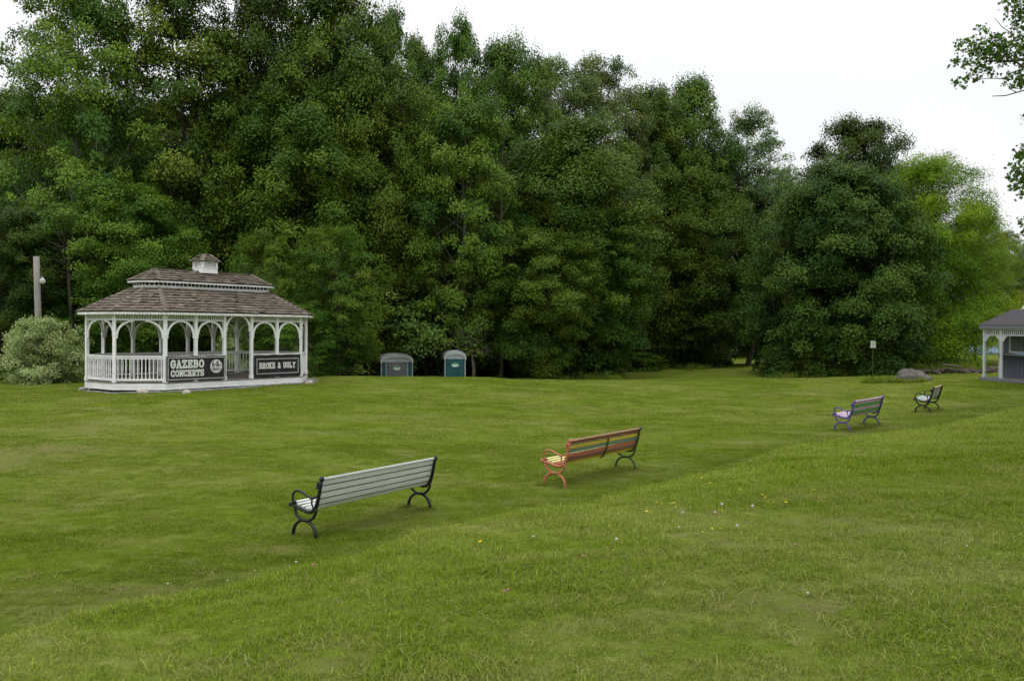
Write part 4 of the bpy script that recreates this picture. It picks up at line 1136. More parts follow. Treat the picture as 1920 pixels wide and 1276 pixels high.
# ------------------------------------------------------------------ portable toilets
def toilet(name, pxc, d, w, dp, ztop, hgt, yaw, door_mat, label, flank):
    x = at(pxc, d); zb = ztop-hgt
    g = gz(x, d); 
    o = empty(name, (x, d, g), yaw); tag(o, label, 'toilet', 'portable toilets behind the lawn crest')
    H = ztop-g; ev = H-.42
    mb = MB(); mb.box((0,0,ev/2), (w,dp,ev)); 
    for sx in (-1, 1): mb.box((sx*(w/2+.0), -dp/2-.004, ev/2), (.05,.04,ev), None, 1)
    for k in range(5):
        mb.box((-w/2-.006, -dp/2+dp*(k+.5)/5, ev/2-.05), (.012,.09,ev-.5), None, 0)
    mb.build('cabin', [M['teal_dark'], M['grey_roof']], o)
    dw = w-.16 if not flank else w*.66
    n = 14; ar = .16
    poly = [(-dw/2,.12),(dw/2,.12)] + [(dw/2*math.cos(math.pi*k/n), ev-.16+ar*math.sin(math.pi*k/n)) for k in range(n+1)]
    mb = MB(); mb.prism(poly, (0,-dp/2,0), (1,0,0), (0,0,1), (0,-1,0), .035)
    dr = mb.build('door', door_mat, o)
    mb = MB()
    if flank:
        for sx in (-1, 1): mb.box((sx*(dw/2+.03), -dp/2-.014, ev/2), (.035,.03,ev-.02))
        for sx in (-1, 1): mb.box((sx*(dw/2+.13), -dp/2-.008, ev/2-.05), (.15,.02,ev-.25), None, 1)
    else:
        for k in range(4):
            mb.tube([(-.22+.13*k,-dp/2-.037,.5),(-.12+.12*k,-dp/2-.040,.9),(.03+.06*k,-dp/2-.037,1.25)], [.008,.014,.008], 5, 1)
    mb.build('trim', [M['grey_roof'], M['teal']], o)
    # arched lid with overhanging brim
    mb = MB(); n = 16; prof = []
    for k in range(n+1):
        a = math.pi*k/n
        prof.append(((w/2+.06)*math.copysign(abs(math.cos(a))**.75, math.cos(a)), ev-.02+.44*math.sin(a)**.8))
    inner = [(x_*.90, ev-.14+(z_-ev)*.86) for x_, z_ in prof]
    for q, sc, yy in ((prof, 1, -dp/2-.07),):
        face = prof + inner[::-1]
        mb.prism(face, (0,-dp/2-.07,0), (1,0,0), (0,0,1), (0,1,0), .06)
    body = prof
    vs = []; secs = [(-dp/2-.012,1.0),(-dp/4,1.03),(0,1.05),(dp/4,1.03),(dp/2+.06,.97)]
    for y_, s_ in secs: vs += [(x_*min(1, s_), y_, ev+(z_-ev)*s_) for x_, z_ in body]
    fs = []; m_ = len(body)
    for i in range(len(secs)-1):
        for k in range(m_-1): fs.append((i*m_+k, i*m_+k+1, (i+1)*m_+k+1, (i+1)*m_+k))
    fs.append(tuple(range(m_))); fs.append(tuple((len(secs)-1)*m_+k for k in range(m_))[::-1])
    mb.add(vs, fs); mb.build('roof', M['grey_roof'], o, False)
    mb = MB()
    oval = [(.19*math.cos(2*math.pi*k/20), .105*math.sin(2*math.pi*k/20)) for k in range(20)]
    mb.prism(oval, (0,-dp/2-.035,ev-.33), (1,0,0), (0,0,1), (0,-1,0), .006)
    band = [(.17*math.cos(math.pi*k/10), .02+.075*math.sin(math.pi*k/10)) for k in range(11)]
    mb.prism(band, (.0,-dp/2-.042,ev-.33), (1,0,0), (0,0,1), (0,-1,0), .004, 1)
    mb.build('sticker', [M['decal_white'], M['decal_green']], dr)
    mb = MB(); mb.box((-dw/2+.09,-dp/2-.045,ev-.28), (.05,.03,.09)); mb.build('latch', M['iron_black'], dr)
toilet('portable_toilet', 741, 45.5, 1.62, 1.5, zof(662,45.5), 2.35, R(14), M['grey_plastic'], 'wide portable toilet with a grey door and arched grey roof', True)
toilet('portable_toilet', 850.5, 45.5, 1.06, 1.06, zof(656.5,45.5), 2.4, R(12), M['teal'], 'narrow teal portable toilet with a pale arched roof', False)

# ------------------------------------------------------------------ kiosk at the right edge
kx, ky = at(1846, 37.0), 37.0
kz = gz(kx, ky)
kio = empty('kiosk', (kx, ky, kz), math.atan2(-.95, .32)); tag(kio, 'blue-grey ticket kiosk with white posts and a dark hipped roof at the right edge', 'kiosk')
# local x: along the face towards the camera, local y: inwards (away from the lawn)
KL, KW, KP = 3.9, 2.0, .90
KE = zof(616, 37.0)-kz      # underside of the eave
mb = MB()
for k in range(int(KW/.15)+1): mb.box((KL/2, -.1+.15*k+.07, .09), (KL+.24,.142,.06), None, 0, random.Random(k).random())
mb.box((KL/2,-.125,.065), (KL+.28,.045,.13)); mb.box((-.115,KW/2,.065), (.04,KW+.2,.13))
mb.build('deck', M['kiosk_deck'], kio)
kp = [(0,0),(.86,0),(2.38,0),(KL,0)]
for x, y in kp:
    mb = MB(); mb.box((x,y,(KE+.12)/2), (.085,.085,KE-.12)); mb.box((x,y,.2), (.105,.105,.10)); mb.build('post', M['kiosk_white'], kio)
for (x0, _), (x1, _) in zip(kp, kp[1:]):
    mb = MB(); w = x1-x0-.088; c = (x0+x1)/2
    mb.box((c,0,KE-.03), (w,.06,.05)); mb.box((c,0,KE-.27), (w,.05,.045))
    nn = int(w/.095)
    for k in range(nn): mb.box((x0+.044+w*(k+.5)/nn, 0, KE-.15), (.045,.022,.20))
    for sg in (0, 1):
        poly = [(.0,KE-.295),(.0,KE-.56)]
        for k in range(7):
            a = k/6; bx_, bz_ = .035+.19*a**1.2, KE-.545+.235*a**.8
            poly += [(bx_, bz_), (bx_+.035, bz_+.005)]
        poly += [(.28,KE-.295)]
        if sg: poly = [(w-a, b) for a, b in poly][::-1]
        mb.prism(poly, (x0+.044,-.015,0), (1,0,0), (0,0,1), (0,1,0), .03)
    mb.build('frieze', M['kiosk_white'], kio)
mb = MB(); xx = -.0; CT = zof(663.5, 37.2)-kz
nb = int((KL)/.19)
for k in range(nb): mb.box((KL*(k+.5)/nb, KP+.03, CT/2+.06), (KL/nb-.012,.05,CT-.14))
mb.box((KL/2,KP+.07,CT/2+.06), (KL,.04,CT-.14))
for k in range(int((KW-KP)/.19)-1): mb.box((.02, KP+.2+.19*k, KE/2), (.04,.18,KE-.1))
mb.box((.22,KP+.05,(KE+CT)/2), (.44,.06,KE-CT)); mb.box((KL-.4,KP+.05,(KE+CT)/2), (.8,.06,KE-CT)); mb.box((KL/2,KP+.05,KE-.12), (KL,.055,.24))
mb.build('booth_wall', M['siding'], kio)
mb = MB(); mb.box((.0,KP-.0,KE/2), (.09,.09,KE-.13)); mb.build('corner_board', M['kiosk_white'], kio)
mb = MB(); mb.box((KL/2-.1,KP-.28,CT), (KL-.1,.62,.045)); mb.build('counter', M['kiosk_fascia'], kio)
mb = MB(); wx0, wx1, wz0, wz1 = .44, 2.9, CT+.06, KE-.24
for a_, b_, c_, d2 in ((wx0,wx0+.08,wz0,wz1),(wx1-.08,wx1,wz0,wz1),(wx0+.08,wx1-.08,wz0,wz0+.08),(wx0+.08,wx1-.08,wz1-.08,wz1)):
    mb.box(((a_+b_)/2,KP+.03,(c_+d2)/2), (b_-a_,.07,d2-c_))
wo = mb.build('window', M['kiosk_white'], kio)
mb = MB(); mb.box(((wx0+wx1)/2,KP+.05,(wz0+wz1)/2), (wx1-wx0-.16,.012,wz1-wz0-.16)); 
for k in range(1, 5): mb.box((wx0+.08+(wx1-wx0-.16)*k/5, KP+.04, (wz0+wz1)/2), (.018,.014,wz1-wz0-.16), None, 1)
for k in range(1, 4): mb.box(((wx0+wx1)/2, KP+.038, wz0+.08+(wz1-wz0-.16)*k/4), (wx1-wx0-.16,.014,.012), None, 1)
mb.build('pane', [M['glass'], M['sl_grey']], wo)
mb = MB(); ov = .12; z0 = KE; fz = .16
for (a_, b_, c_, d2) in ((-ov,KL+ov,-ov-.03,-ov),(-ov,KL+ov,KW+ov,KW+ov+.03),(-ov-.03,-ov,-ov-.03,KW+ov+.03),(KL+ov,KL+ov+.03,-ov-.03,KW+ov+.03)):
    mb.box(((a_+b_)/2,(c_+d2)/2,z0+fz/2), (b_-a_,d2-c_,fz))
mb.build('fascia', M['kiosk_fascia'], kio)
mb = MB(); zr = zof(581, 38.6)-kz; e = ov+.05
a_, b_, c_, d2 = (-e,-e,z0+fz+.004), (KL+e,-e,z0+fz+.004), (KL+e,KW+e,z0+fz+.004), (-e,KW+e,z0+fz+.004)
r0, r1 = (.5,KW/2,zr), (KL-.5,KW/2,zr)
mb.add([a_,b_,c_,d2,r0,r1], [(0,1,5,4),(1,2,5),(2,3,4,5),(3,0,4),(3,2,1,0)])
mb.build('roof', M['asphalt_roof'], kio)

# ------------------------------------------------------------------ boulder, low stone wall, weeds
bd_ = 38.0
o = blob('boulder', (at(1711,bd_), bd_, gz(at(1711,bd_), bd_)-.08), (.86,.7,.56), 5.3, M['boulder'], 5, .24)
tag(o, 'large grey granite boulder half sunk in the lawn', 'boulder')
rg = random.Random(21)
wl = [(1726,692,.42),(1741,690,.36),(1752,692,.46),(1766,690,.52),(1779,693,.42),(1791,695,.36),(1801,696,.34),(1812,694,.4),(1823,692,.42),(1834,694,.34),(1845,695,.3),(1856,694,.34),(1868,692,.36),(1880,694,.34),(1893,692,.36)]
for i, (px, py, s) in enumerate(wl):
    d = 44.0 + rg.uniform(0, 1.8); s *= rg.uniform(.55, .95); px += rg.uniform(-4, 4)
    x = at(px, d)
    o = blob('wall_stone', (x, d, gz(x, d)+s*.22), (s*rg.uniform(.75, 1.3), s*.8, s*rg.uniform(.4, .75)), i*1.7, M['wall_stone'], 3, .75)
    o.rotation_euler = (rg.uniform(-.3, .3), rg.uniform(-.25, .25), rg.uniform(0, 3))
    tag(o, 'rough brown field stone in the low tumbled wall beyond the boulder', 'stone', 'stones of the low wall')
mb = MB(); d = 44.2; mb.tube([(at(1768,d),d,gz(at(1768,d),d)+.50),(at(1785,d),d,gz(at(1785,d),d)+.44),(at(1803,d),d,gz(at(1803,d),d)+.34)], [.06,.055,.04], 8)
o = mb.build('fallen_log', M['twig'], None, True); tag(o, 'pale fallen log lying on the low stone wall', 'log')

# sign under the maple
sd = 43.7; sx = at(1637.5, sd); sg = gz(sx, sd)
so = empty('notice_sign', (sx, sd, sg), R(8)); tag(so, 'small white notice sign under the big round maple', 'sign')
mb = MB(); mb.box((0,0,zof(645,sd)-sg), (.30,.015,.38)); mb.build('board', M['sign'], so)
mb = MB(); mb.box((0,.03,(zof(640,sd)-sg)/2), (.035,.03,zof(640,sd)-sg)); mb.build('post', M['iron_green'], so)

# ------------------------------------------------------------------ tennis court and what stands round it
def sheet(name, pts, mat, lift, kind, nsub=14):
    a, b, c, d = [np.array(p, float) for p in pts]
    vs, fs = [], []
    for j in range(nsub+1):
        for i in range(nsub+1):
            u, v = i/nsub, j/nsub
            p = (a*(1-u)+b*u)*(1-v) + (d*(1-u)+c*u)*v
            vs.append((p[0], p[1], gz(p[0], p[1])+lift))
    for j in range(nsub):
        for i in range(nsub):
            k = j*(nsub+1)+i; fs.append((k, k+1, k+nsub+2, k+nsub+1))
    o = MB().add(vs, fs).build(name, mat, None, True); tag(o, kind=kind)
    return o
def slab(name, x0, y0, x1, y1, z, mat):
    o = MB().box(((x0+x1)/2,(y0+y1)/2,z-.15), (x1-x0,y1-y0,.3)).build(name, mat); tag(o, kind='structure'); return o
cz = zof(660, 72.0)
slab('tennis_court', at(1792,72), 71.0, at(1960,72)+12, 92.0, zof(660,72), M['court'])
mb = MB()
for k in range(9): 
    x = at(1785,70.5)+k*2.6; mb.tube([(x,70.6,cz-.9),(x,70.6,cz+3.0)], .035, 6)
fn = empty('chain_link_fence', (at(1785,70.5),70.6,cz)); tag(fn, 'chain-link fence along the near side of the blue tennis court', 'fence')
for k in range(9):
    MB().tube([(k*2.6,0,-.9),(k*2.6,0,3.0)], .04, 6).build('post', M['steel'], fn, True)
mb = MB(); mb.tube([(0,0,3.0),(20.8,0,3.0)], .025, 6); mb.tube([(0,0,.05),(20.8,0,.05)], .02, 6); mb.build('rail', M['steel'], fn)
x0 = at(1784,93)
wf = empty('windscreen_fence', (x0, 93.0, cz)); tag(wf, 'green windscreen fence along the far side of the tennis court', 'fence')
mb = MB(); mb.box((9,0,1.55), (20,.03,2.6)); mb.build('screen', M['windscreen'], wf)
for k in range(8): MB().tube([(-1+k*2.8,-.06,-.8),(-1+k*2.8,-.06,3.1)], .04, 6).build('post', M['steel'], wf)
nt_ = empty('tennis_net', (at(1848,80), 80.0, cz)); tag(nt_, 'dark tennis net across the blue court behind the kiosk posts', 'net')
mb = MB()
for k in range(20): mb.tube([(k*.16,0,.05),(k*.16,0,1.0)], .006, 4)
for k in range(8): mb.tube([(0,0,.1+k*.11),(3.2,0,.1+k*.11)], .006, 4)
mb.box((1.6,0,1.02), (3.3,.03,.09)); mb.build('mesh', M['net'], nt_)
mb = MB(); mb.tube([(-.05,0,-.2),(-.05,0,1.15)], .05, 8); mb.build('post', M['net'], nt_); MB().tube([(1.62,-.03,-.2),(1.62,-.03,1.1)], .045, 8).build('post', M['net'], nt_)
sx, sdp = at(1842,97), 97.0
sh = empty('white_shed', (sx, sdp, cz-.3)); tag(sh, 'small white shed behind the tennis court', 'shed')
mb = MB(); mb.box((0,0,1.4), (2.4,2.4,2.8)); mb.build('wall', M['house_white'], sh)
mb = MB(); mb.add([(-1.4,-1.4,2.8),(1.4,-1.4,2.8),(1.4,1.4,2.8),(-1.4,1.4,2.8),(-1.4,0,3.7),(1.4,0,3.7)], [(0,1,5,4),(2,3,4,5),(1,2,5),(3,0,4),(3,2,1,0)]); mb.build('roof', M['asphalt_roof'], sh)
hx, hd = at(1962,88), 88.0; hz = gz(hx, hd)
ho = empty('white_house', (hx, hd, hz), R(-20)); tag(ho, 'white gabled house peeping over the kiosk roof at the right edge', 'house')
hh = zof(563, hd)-hz
mb = MB(); mb.box((0,4,(hh-1.6)/2), (2.9,8,hh-1.6)); mb.prism([(-1.45,hh-1.6),(1.45,hh-1.6),(.25,hh),(-.25,hh)], (0,0,0), (1,0,0), (0,0,1), (0,1,0), 8); mb.build('wall', M['house_white'], ho)
mb = MB()
for s_ in (-1, 1): mb.hexa([(s_*1.75,.3,hh-1.9),(s_*.0,.3,hh+.06),(s_*.0,8.3,hh+.06),(s_*1.75,8.3,hh-1.9),(s_*1.75,.3,hh-1.8),(0,.3,hh+.18),(0,8.3,hh+.18),(s_*1.75,8.3,hh-1.8)])
mb.build('roof', M['house_white'], ho)
lx, ld = at(1946,64), 64.0; lz = gz(lx, ld)
sl = empty('street_lamp', (lx, ld, lz)); tag(sl, 'street lamp arm with a small pale head reaching in above the kiosk roof', 'lamp')
za, zb2 = zof(556,ld)-lz, zof(541,ld)-lz
MB().tube([(0,0,-.3),(0,0,zb2+.6)], [.13,.09], 10).build('pole', M['pole'], sl, True)
MB().tube([(0,0,zb2-.2),(-.7,0,zb2-.12),(-1.6,0,(za+zb2)/2+.05),(at(1878,ld)-lx,0,za+.05)], [.045,.04,.035,.03], 8).build('arm', M['iron_black'], sl, True)
MB().lathe((at(1876,ld)-lx,0,za-.1), [(.10,0),(.13,.05),(.09,.13),(.03,.17)], 10).build('lamp_head', M['lamp'], sl, True)
# pale path in the gap
pd = 81.0
sheet('path', [(at(1330,pd),pd-.6),(at(1480,pd),pd-1.6),(at(1480,pd),pd+.4),(at(1330,pd),pd+1.2)], M['path'], .02, 'structure')

# ------------------------------------------------------------------ grass
TUFT = bpy.data.collections.new('grass_tufts')
BL, ST_ = blade_mat('grass_blade'), blade_mat('straw_blade', True)
def tuft(name, seed, n, rad, h, wid, lean=.5, flat=False, segs=3, straw=.06, coll=None):
    rng = np.random.default_rng(seed)
    vs, fs, tn, mi = [], [], [], []
    for i in range(n):
        a = rng.uniform(0, 6.28); r = rad*math.sqrt(rng.uniform()); x, y = r*math.cos(a), r*math.sin(a)
        b = rng.uniform(0, 6.28); hh = h*rng.uniform(.5, 1.15); ww = wid*rng.uniform(.7, 1.2)
        isst = rng.uniform() < straw
        ln = lean*rng.uniform(.2, 1.5)
        if flat or (isst and rng.uniform() < .6):
            ln = rng.uniform(1.2, 2.5)*hh/h
            zz = lambda u: (.010+.035*math.sin(u*3.0)*rng.uniform(.3, 1))*h/.07
            dd = lambda u: ln*h*u
        else:
            zz = lambda u: hh*(u - .28*ln*u*u)
            dd = lambda u: ln*hh*u**1.7
        dx, dy = math.cos(b), math.sin(b)
        k0 = len(vs)
        for s_ in range(segs):
            u = s_/segs; w_ = ww*(1-u**2*.8)/2
            px, py, pz = x+dx*dd(u), y+dy*dd(u), zz(u)
            vs += [(px-dy*w_, py+dx*w_, pz), (px+dy*w_, py-dx*w_, pz)]
        vs.append((x+dx*dd(1), y+dy*dd(1), zz(1)))
        t = min(1, max(0, rng.normal(.45, .24)))
        for s_ in range(segs-1): fs.append((k0+2*s_, k0+2*s_+1, k0+2*s_+3, k0+2*s_+2)); tn.append(t); mi.append(1 if isst or flat else 0)
        fs.append((k0+2*segs-2, k0+2*segs-1, k0+2*segs)); tn.append(t); mi.append(1 if isst or flat else 0)
    me = bpy.data.meshes.new(name); me.from_pydata(vs, [], fs); me.materials.append(BL); me.materials.append(ST_)
    me.polygons.foreach_set('material_index', mi)
    at_ = me.attributes.new('tint', 'FLOAT', 'FACE'); at_.data.foreach_set('value', tn); me.update()
    o = bpy.data.objects.new(name, me); (coll or TUFT).objects.link(o)
    return o
for i in range(4): tuft('tuft_a%d' % i, 100+i, 64, .12, .052, .0045, .8, straw=.12)          # 0-3 near
for i in range(3): tuft('tuft_b%d' % i, 200+i, 80, .22, .050, .008, .8, segs=2, straw=.10)    # 4-6 middle
for i in range(3): tuft('tuft_c%d' % i, 300+i, 80, .45, .055, .018, .8, segs=2, straw=.1)    # 7-9 far
for i in range(2): tuft('tuft_d%d' % i, 400+i, 22, .16, .075, .005, flat=True) # 10-11 mown clippings
for i in range(2): tuft('tuft_e%d' % i, 500+i, 44, .14, .10, .006, .8, straw=.12)  # 12-13 longer grass on the bank

for q in range(2):   # 14-15 clover and other broad leaves lying low in the turf
    r2 = np.random.default_rng(600+q); n = 46
    aa = r2.uniform(0, 6.28, n); rr = .15*np.sqrt(r2.uniform(0, 1, n))
    C = np.stack([rr*np.cos(aa), rr*np.sin(aa), r2.uniform(.03, .055, n)], 1)
    me = leaves_mesh('tuft_f%d' % q, C, np.array([0,0,1.])+r2.normal(0, .28, (n,3)), .021*r2.uniform(.6, 1.2, n), np.clip(r2.normal(.3, .15, n), 0, 1), BL, r2)
    TUFT.objects.link(bpy.data.objects.new('tuft_f%d' % q, me))
def gn_scatter(name, coll):
    ng = bpy.data.node_groups.new(name, 'GeometryNodeTree')
    ng.interface.new_socket(name='Geometry', in_out='INPUT', socket_type='NodeSocketGeometry')
    ng.interface.new_socket(name='Geometry', in_out='OUTPUT', socket_type='NodeSocketGeometry')
    gi, go = ng.nodes.new('NodeGroupInput'), ng.nodes.new('NodeGroupOutput')
    ip = ng.nodes.new('GeometryNodeInstanceOnPoints'); ci = ng.nodes.new('GeometryNodeCollectionInfo')
    ci.inputs['Collection'].default_value = coll; ci.inputs['Separate Children'].default_value = True; ci.inputs['Reset Children'].default_value = True
    ng.links.new(gi.outputs[0], ip.inputs['Points']); ng.links.new(ci.outputs[0], ip.inputs['Instance'])
    ip.inputs['Pick Instance'].default_value = True
    def na(nm, ty):
        n = ng.nodes.new('GeometryNodeInputNamedAttribute'); n.data_type = ty; n.inputs['Name'].default_value = nm; return n
    ng.links.new(na('idx', 'INT').outputs['Attribute'], ip.inputs['Instance Index'])
    ng.links.new(na('rot', 'FLOAT_VECTOR').outputs['Attribute'], ip.inputs['Rotation'])
    ng.links.new(na('scl', 'FLOAT_VECTOR').outputs['Attribute'], ip.inputs['Scale'])
    ng.links.new(ip.outputs[0], go.inputs[0])
    return ng
def scatter(name, pts, idx, rot, scl, ng):
    me = bpy.data.meshes.new(name); n = len(pts)
    me.vertices.add(n); me.vertices.foreach_set('co', pts.astype(np.float32).ravel())
    a = me.attributes.new('idx', 'INT', 'POINT'); a.data.foreach_set('value', idx.astype(np.int32))
    a = me.attributes.new('rot', 'FLOAT_VECTOR', 'POINT'); a.data.foreach_set('vector', rot.astype(np.float32).ravel())
    a = me.attributes.new('scl', 'FLOAT_VECTOR', 'POINT'); a.data.foreach_set('vector', scl.astype(np.float32).ravel())
    o = link(name, me); md = o.modifiers.new('scatter', 'NODES'); md.node_group = ng
    return o
rng = np.random.default_rng(1234)
def wedge(d0, d1, dens, extra=1.3):
    half = .6*1.06
    area = half*(d1*d1-d0*d0) + 2*extra*(d1-d0)
    n = int(area*dens)
    d = np.sqrt(rng.uniform(d0*d0, d1*d1, n)); x = rng.uniform(-1, 1, n)*(half*d+extra)
    return x, d
def vnoise(x, y, s, seed=0):
    return .5+.25*(np.sin(x*s+seed+1.7*np.sin(y*s*.7+seed)) + np.sin(y*s*1.3-seed*2+1.3*np.sin(x*s*.9)))
inv = gaz_m.inverted()
def keep(x, y):
    k = (forest_mask(x, y) < .55) & (rng.uniform(size=len(x)) > .8*worn_mask(x, y))
    M3 = np.array(inv); gx = M3[0,0]*x+M3[0,1]*y+M3[0,3]; gy = M3[1,0]*x+M3[1,1]*y+M3[1,3]
    # gz term is negligible
    k &= ~((np.abs(gx) < HX+.35) & (np.abs(gy) < HW+.3) & (np.abs(gx)+np.abs(gy) < HX+TE/2+.5))
    c, s = math.cos(-kio.rotation_euler[2]), math.sin(-kio.rotation_euler[2])
    lx_, ly_ = c*(x-kx)-s*(y-ky), s*(x-kx)+c*(y-ky)
    k &= ~((lx_ > -.15) & (lx_ < KL+.2) & (ly_ > -.15) & (ly_ < KW+.2))
    return k
PX, PY, IX, SC = [], [], [], []
for d0, d1, dens, ids, s0, s1 in ((2.6,10,140,(0,4),.75,1.1),(10,20,70,(4,7),.75,1.15),(20,47,22,(7,10),.7,1.1)):
    x, y = wedge(d0, d1, dens); k = keep(x, y); x, y = x[k], y[k]
    p = -EAY*x+EAX*y
    i = rng.integers(ids[0], ids[1], len(x)); s = rng.uniform(s0, s1, len(x))
    s *= .62+.75*vnoise(x, y, 1.9, 1)*vnoise(x, y, .6, 3)**.5
    s = np.where((p > 8.2), s*.68, s)           # the lower lawn is mown shorter
    PX.append(x); PY.append(y); IX.append(i); SC.append(s)
x, y = wedge(2.6, 14, 4); p = -EAY*x+EAX*y; k = (vnoise(x, y, .8, 7) > .5) | (rng.uniform(size=len(x)) < .25); x, y = x[k], y[k]
PX.append(x); PY.append(y); IX.append(rng.integers(10, 12, len(x))); SC.append(rng.uniform(.7, 1.3, len(x)))
x, y = wedge(2.6, 26, 34); p = -EAY*x+EAX*y; k = ((p > 4.8) & (p < 7.6) & (rng.uniform(size=len(x)) < .8*vnoise(x, y, .9, 2)+.1)) | ((p < 4.8) & (rng.uniform(size=len(x)) < .10)); x, y = x[k], y[k]
PX.append(x); PY.append(y); IX.append(rng.integers(12, 14, len(x))); SC.append(rng.uniform(.5, 1.0, len(x)))
fx = np.repeat(np.array(FEET), 7, 0) + rng.normal(0, .07, (len(FEET)*7, 2))
PX.append(fx[:,0]); PY.append(fx[:,1]); IX.append(rng.integers(12, 14, len(fx))); SC.append(rng.uniform(.45, .85, len(fx)))
x, y = wedge(2.6, 15, 8); k = vnoise(x, y, 1.3, 11)*vnoise(x, y, 3.1, 5) > .33; x, y = x[k], y[k]
PX.append(x); PY.append(y); IX.append(rng.integers(14, 16, len(x))); SC.append(rng.uniform(.7, 1.3, len(x)))
x, y, i, s = (np.concatenate(q) for q in (PX, PY, IX, SC))
rot = np.zeros((len(x), 3)); rot[:,2] = rng.uniform(0, 6.28, len(x))
pts = np.stack([x, y, ground(x, y)-.004], 1)
gr = scatter('grass', pts, i, rot, np.stack([s, s, s], 1), gn_scatter('grass_scatter', TUFT))
tag(gr, 'short mown grass covering the lawn and the bank', 'grass', kind='stuff')

# weeds along the foot of the wood and by the boulder
WEED = bpy.data.collections.new('weed_clumps')
def weed(name, seed, n, rad, h, leaf, mat, kind='long'):
    r2 = np.random.default_rng(seed)
    a = r2.uniform(0, 6.28, n); rr = rad*np.sqrt(r2.uniform(0, 1, n)); z = h*r2.uniform(.05, 1, n)*(1-.6*(rr/rad)**2)
    C = np.stack([rr*np.cos(a), rr*np.sin(a), z], 1)
    NN = np.stack([np.cos(a)*.8, np.sin(a)*.8, np.full(n, .55)], 1) + r2.normal(0, .4, (n,3))
    me = leaves_mesh(name, C, NN, leaf*r2.uniform(.6, 1.3, n), np.clip(r2.normal(.5, .2, n), 0, 1), mat, r2, kind)
    o = bpy.data.objects.new(name, me); WEED.objects.link(o)
for q in range(3): weed('clump_a%d' % q, 10+q, 130, .5, .55, .17, LM['weed'])
for q in range(2): weed('clump_b%d' % q, 20+q, 130, .6, .5, .16, LM['shadow'], 'quad')
for q in range(2): weed('clump_c%d' % q, 30+q, 150, .6, .6, .15, LM['maple'], 'quad')
for q in range(2): tuft('clump_d%d' % q, 40+q, 110, .30, .42, .016, .55, segs=3, straw=.12, coll=WEED)
wx, wy, wi, ws = [], [], [], []
def strip(px0, px1, d0, d1, n, lo_, hi_, s0, s1):
    px = rng.uniform(px0, px1, n); d = rng.uniform(d0, d1, n) if not callable(d0) else d0(px)+rng.uniform(0, d1, n)
    wx.append(at(px, d)); wy.append(d); wi.append(rng.integers(lo_, hi_, n)); ws.append(rng.uniform(s0, s1, n))
strip(1445, 1620, 46.2, 48.5, 110, 3, 7, .6, 1.1)
strip(1600, 1800, 46.0, 50.0, 150, 0, 7, .7, 1.2)
strip(1690, 1800, 46.5, 53.0, 130, 0, 3, .7, 1.2)
strip(930, 1160, 47.5, 52, 110, 3, 7, .6, 1.2)
strip(1150, 1230, 59, 64, 40, 3, 7, .5, .9); strip(1220, 1310, 63, 69, 40, 3, 7, .5, .9); strip(1300, 1370, 68, 75, 40, 3, 7, .5, .9)
strip(560, 930, 52.2, 56, 110, 3, 5, .7, 1.3)
strip(-20, 160, 37.5, 41, 70, 3, 7, .6, 1.1)
strip(1622, 1690, 36.9, 37.6, 20, 7, 9, .45, .95)
strip(1640, 1680, 37.0, 37.6, 5, 0, 3, .35, .55)
strip(1672, 1738, 36.8, 37.2, 20, 7, 9, .3, .6)
strip(1450, 1700, 45.6, 46.6, 60, 7, 9, .5, 1.1); strip(1700, 1815, 45.8, 48, 70, 7, 9, .7, 1.5); strip(960, 1160, 46.5, 48, 50, 7, 9, .6, 1.3); strip(1160, 1330, 60, 70, 40, 7, 9, .6, 1.3)
x, y, i, s = (np.concatenate(q) for q in (wx, wy, wi, ws))
rot = np.zeros((len(x), 3)); rot[:,2] = rng.uniform(0, 6.28, len(x))
o = scatter('undergrowth', np.stack([x, y, ground(x, y)], 1), i, rot, np.stack([s, s, s], 1), gn_scatter('weed_scatter', WEED))
tag(o, 'weeds and ground cover at the foot of the trees and round the boulder', 'undergrowth', kind='stuff')

# ------------------------------------------------------------------ flowers
def ground_at(px, py):
    lo_, hi_ = 2.0, 60.0
    ds = np.linspace(2, 60, 3000); v = (EYE - ground(at(px, ds), ds))*F/ds + HY
    k = np.argmax(v < py); return float(ds[k])
def flower_mesh(name, mat, r, h, yellow):
    mb = MB(); mb.tube([(0,0,-.02),(.004,0,h*.6),(.008,.002,h)], [.002,.0018,.0016], 5, 1)
    if yellow:
        for k in range(12):
            a = 2*math.pi*k/12
            mb.add([(.008,.002,h),(.008+r*.7*math.cos(a-.22),.002+r*.7*math.sin(a-.22),h+.006),(.008+r*math.cos(a),.002+r*math.sin(a),h+.004),(.008+r*.7*math.cos(a+.22),.002+r*.7*math.sin(a+.22),h+.006)], [(0,1,2,3)])
        mb.ball((.008,.002,h+.003), r*.35, 6)
    else:
        for k in range(30):
            a, b = k*2.4, math.acos(1-2*(k+.5)/30)
            c = (.008+r*.75*math.sin(b)*math.cos(a), .002+r*.75*math.sin(b)*math.sin(a), h+r*.75*math.cos(b))
            mb.ball(c, r*.36, 5)
    me = bpy.data.meshes.new(name); me.from_pydata(mb.v, [], mb.f); me.materials.append(mat); me.materials.append(M['stem'])
    me.polygons.foreach_set('material_index', mb.m); me.update()
    return me
fy = flower_mesh('hawkweed', M['hawk_yellow'], .024, .10, True)
fw_ = flower_mesh('clover', M['clover_white'], .021, .09, False); fp = flower_mesh('clover_pink', M['clover_pink'], .02, .085, False)
yel = [(900,1025),(1232,949),(1241,950),(1258,948),(1265,950),(1270,952),(1296,947),(1270,955),(1212,963),(1212,966),(1317,900),(1331,910),(1377,898),(1391,921),(1430,934),(1437,938),(1456,948),(1475,948),(1530,922),(1548,936),(1335,998),(1352,1001),(1319,1007),(1213,1015),(1154,1038),(1061,984),(1100,982)]
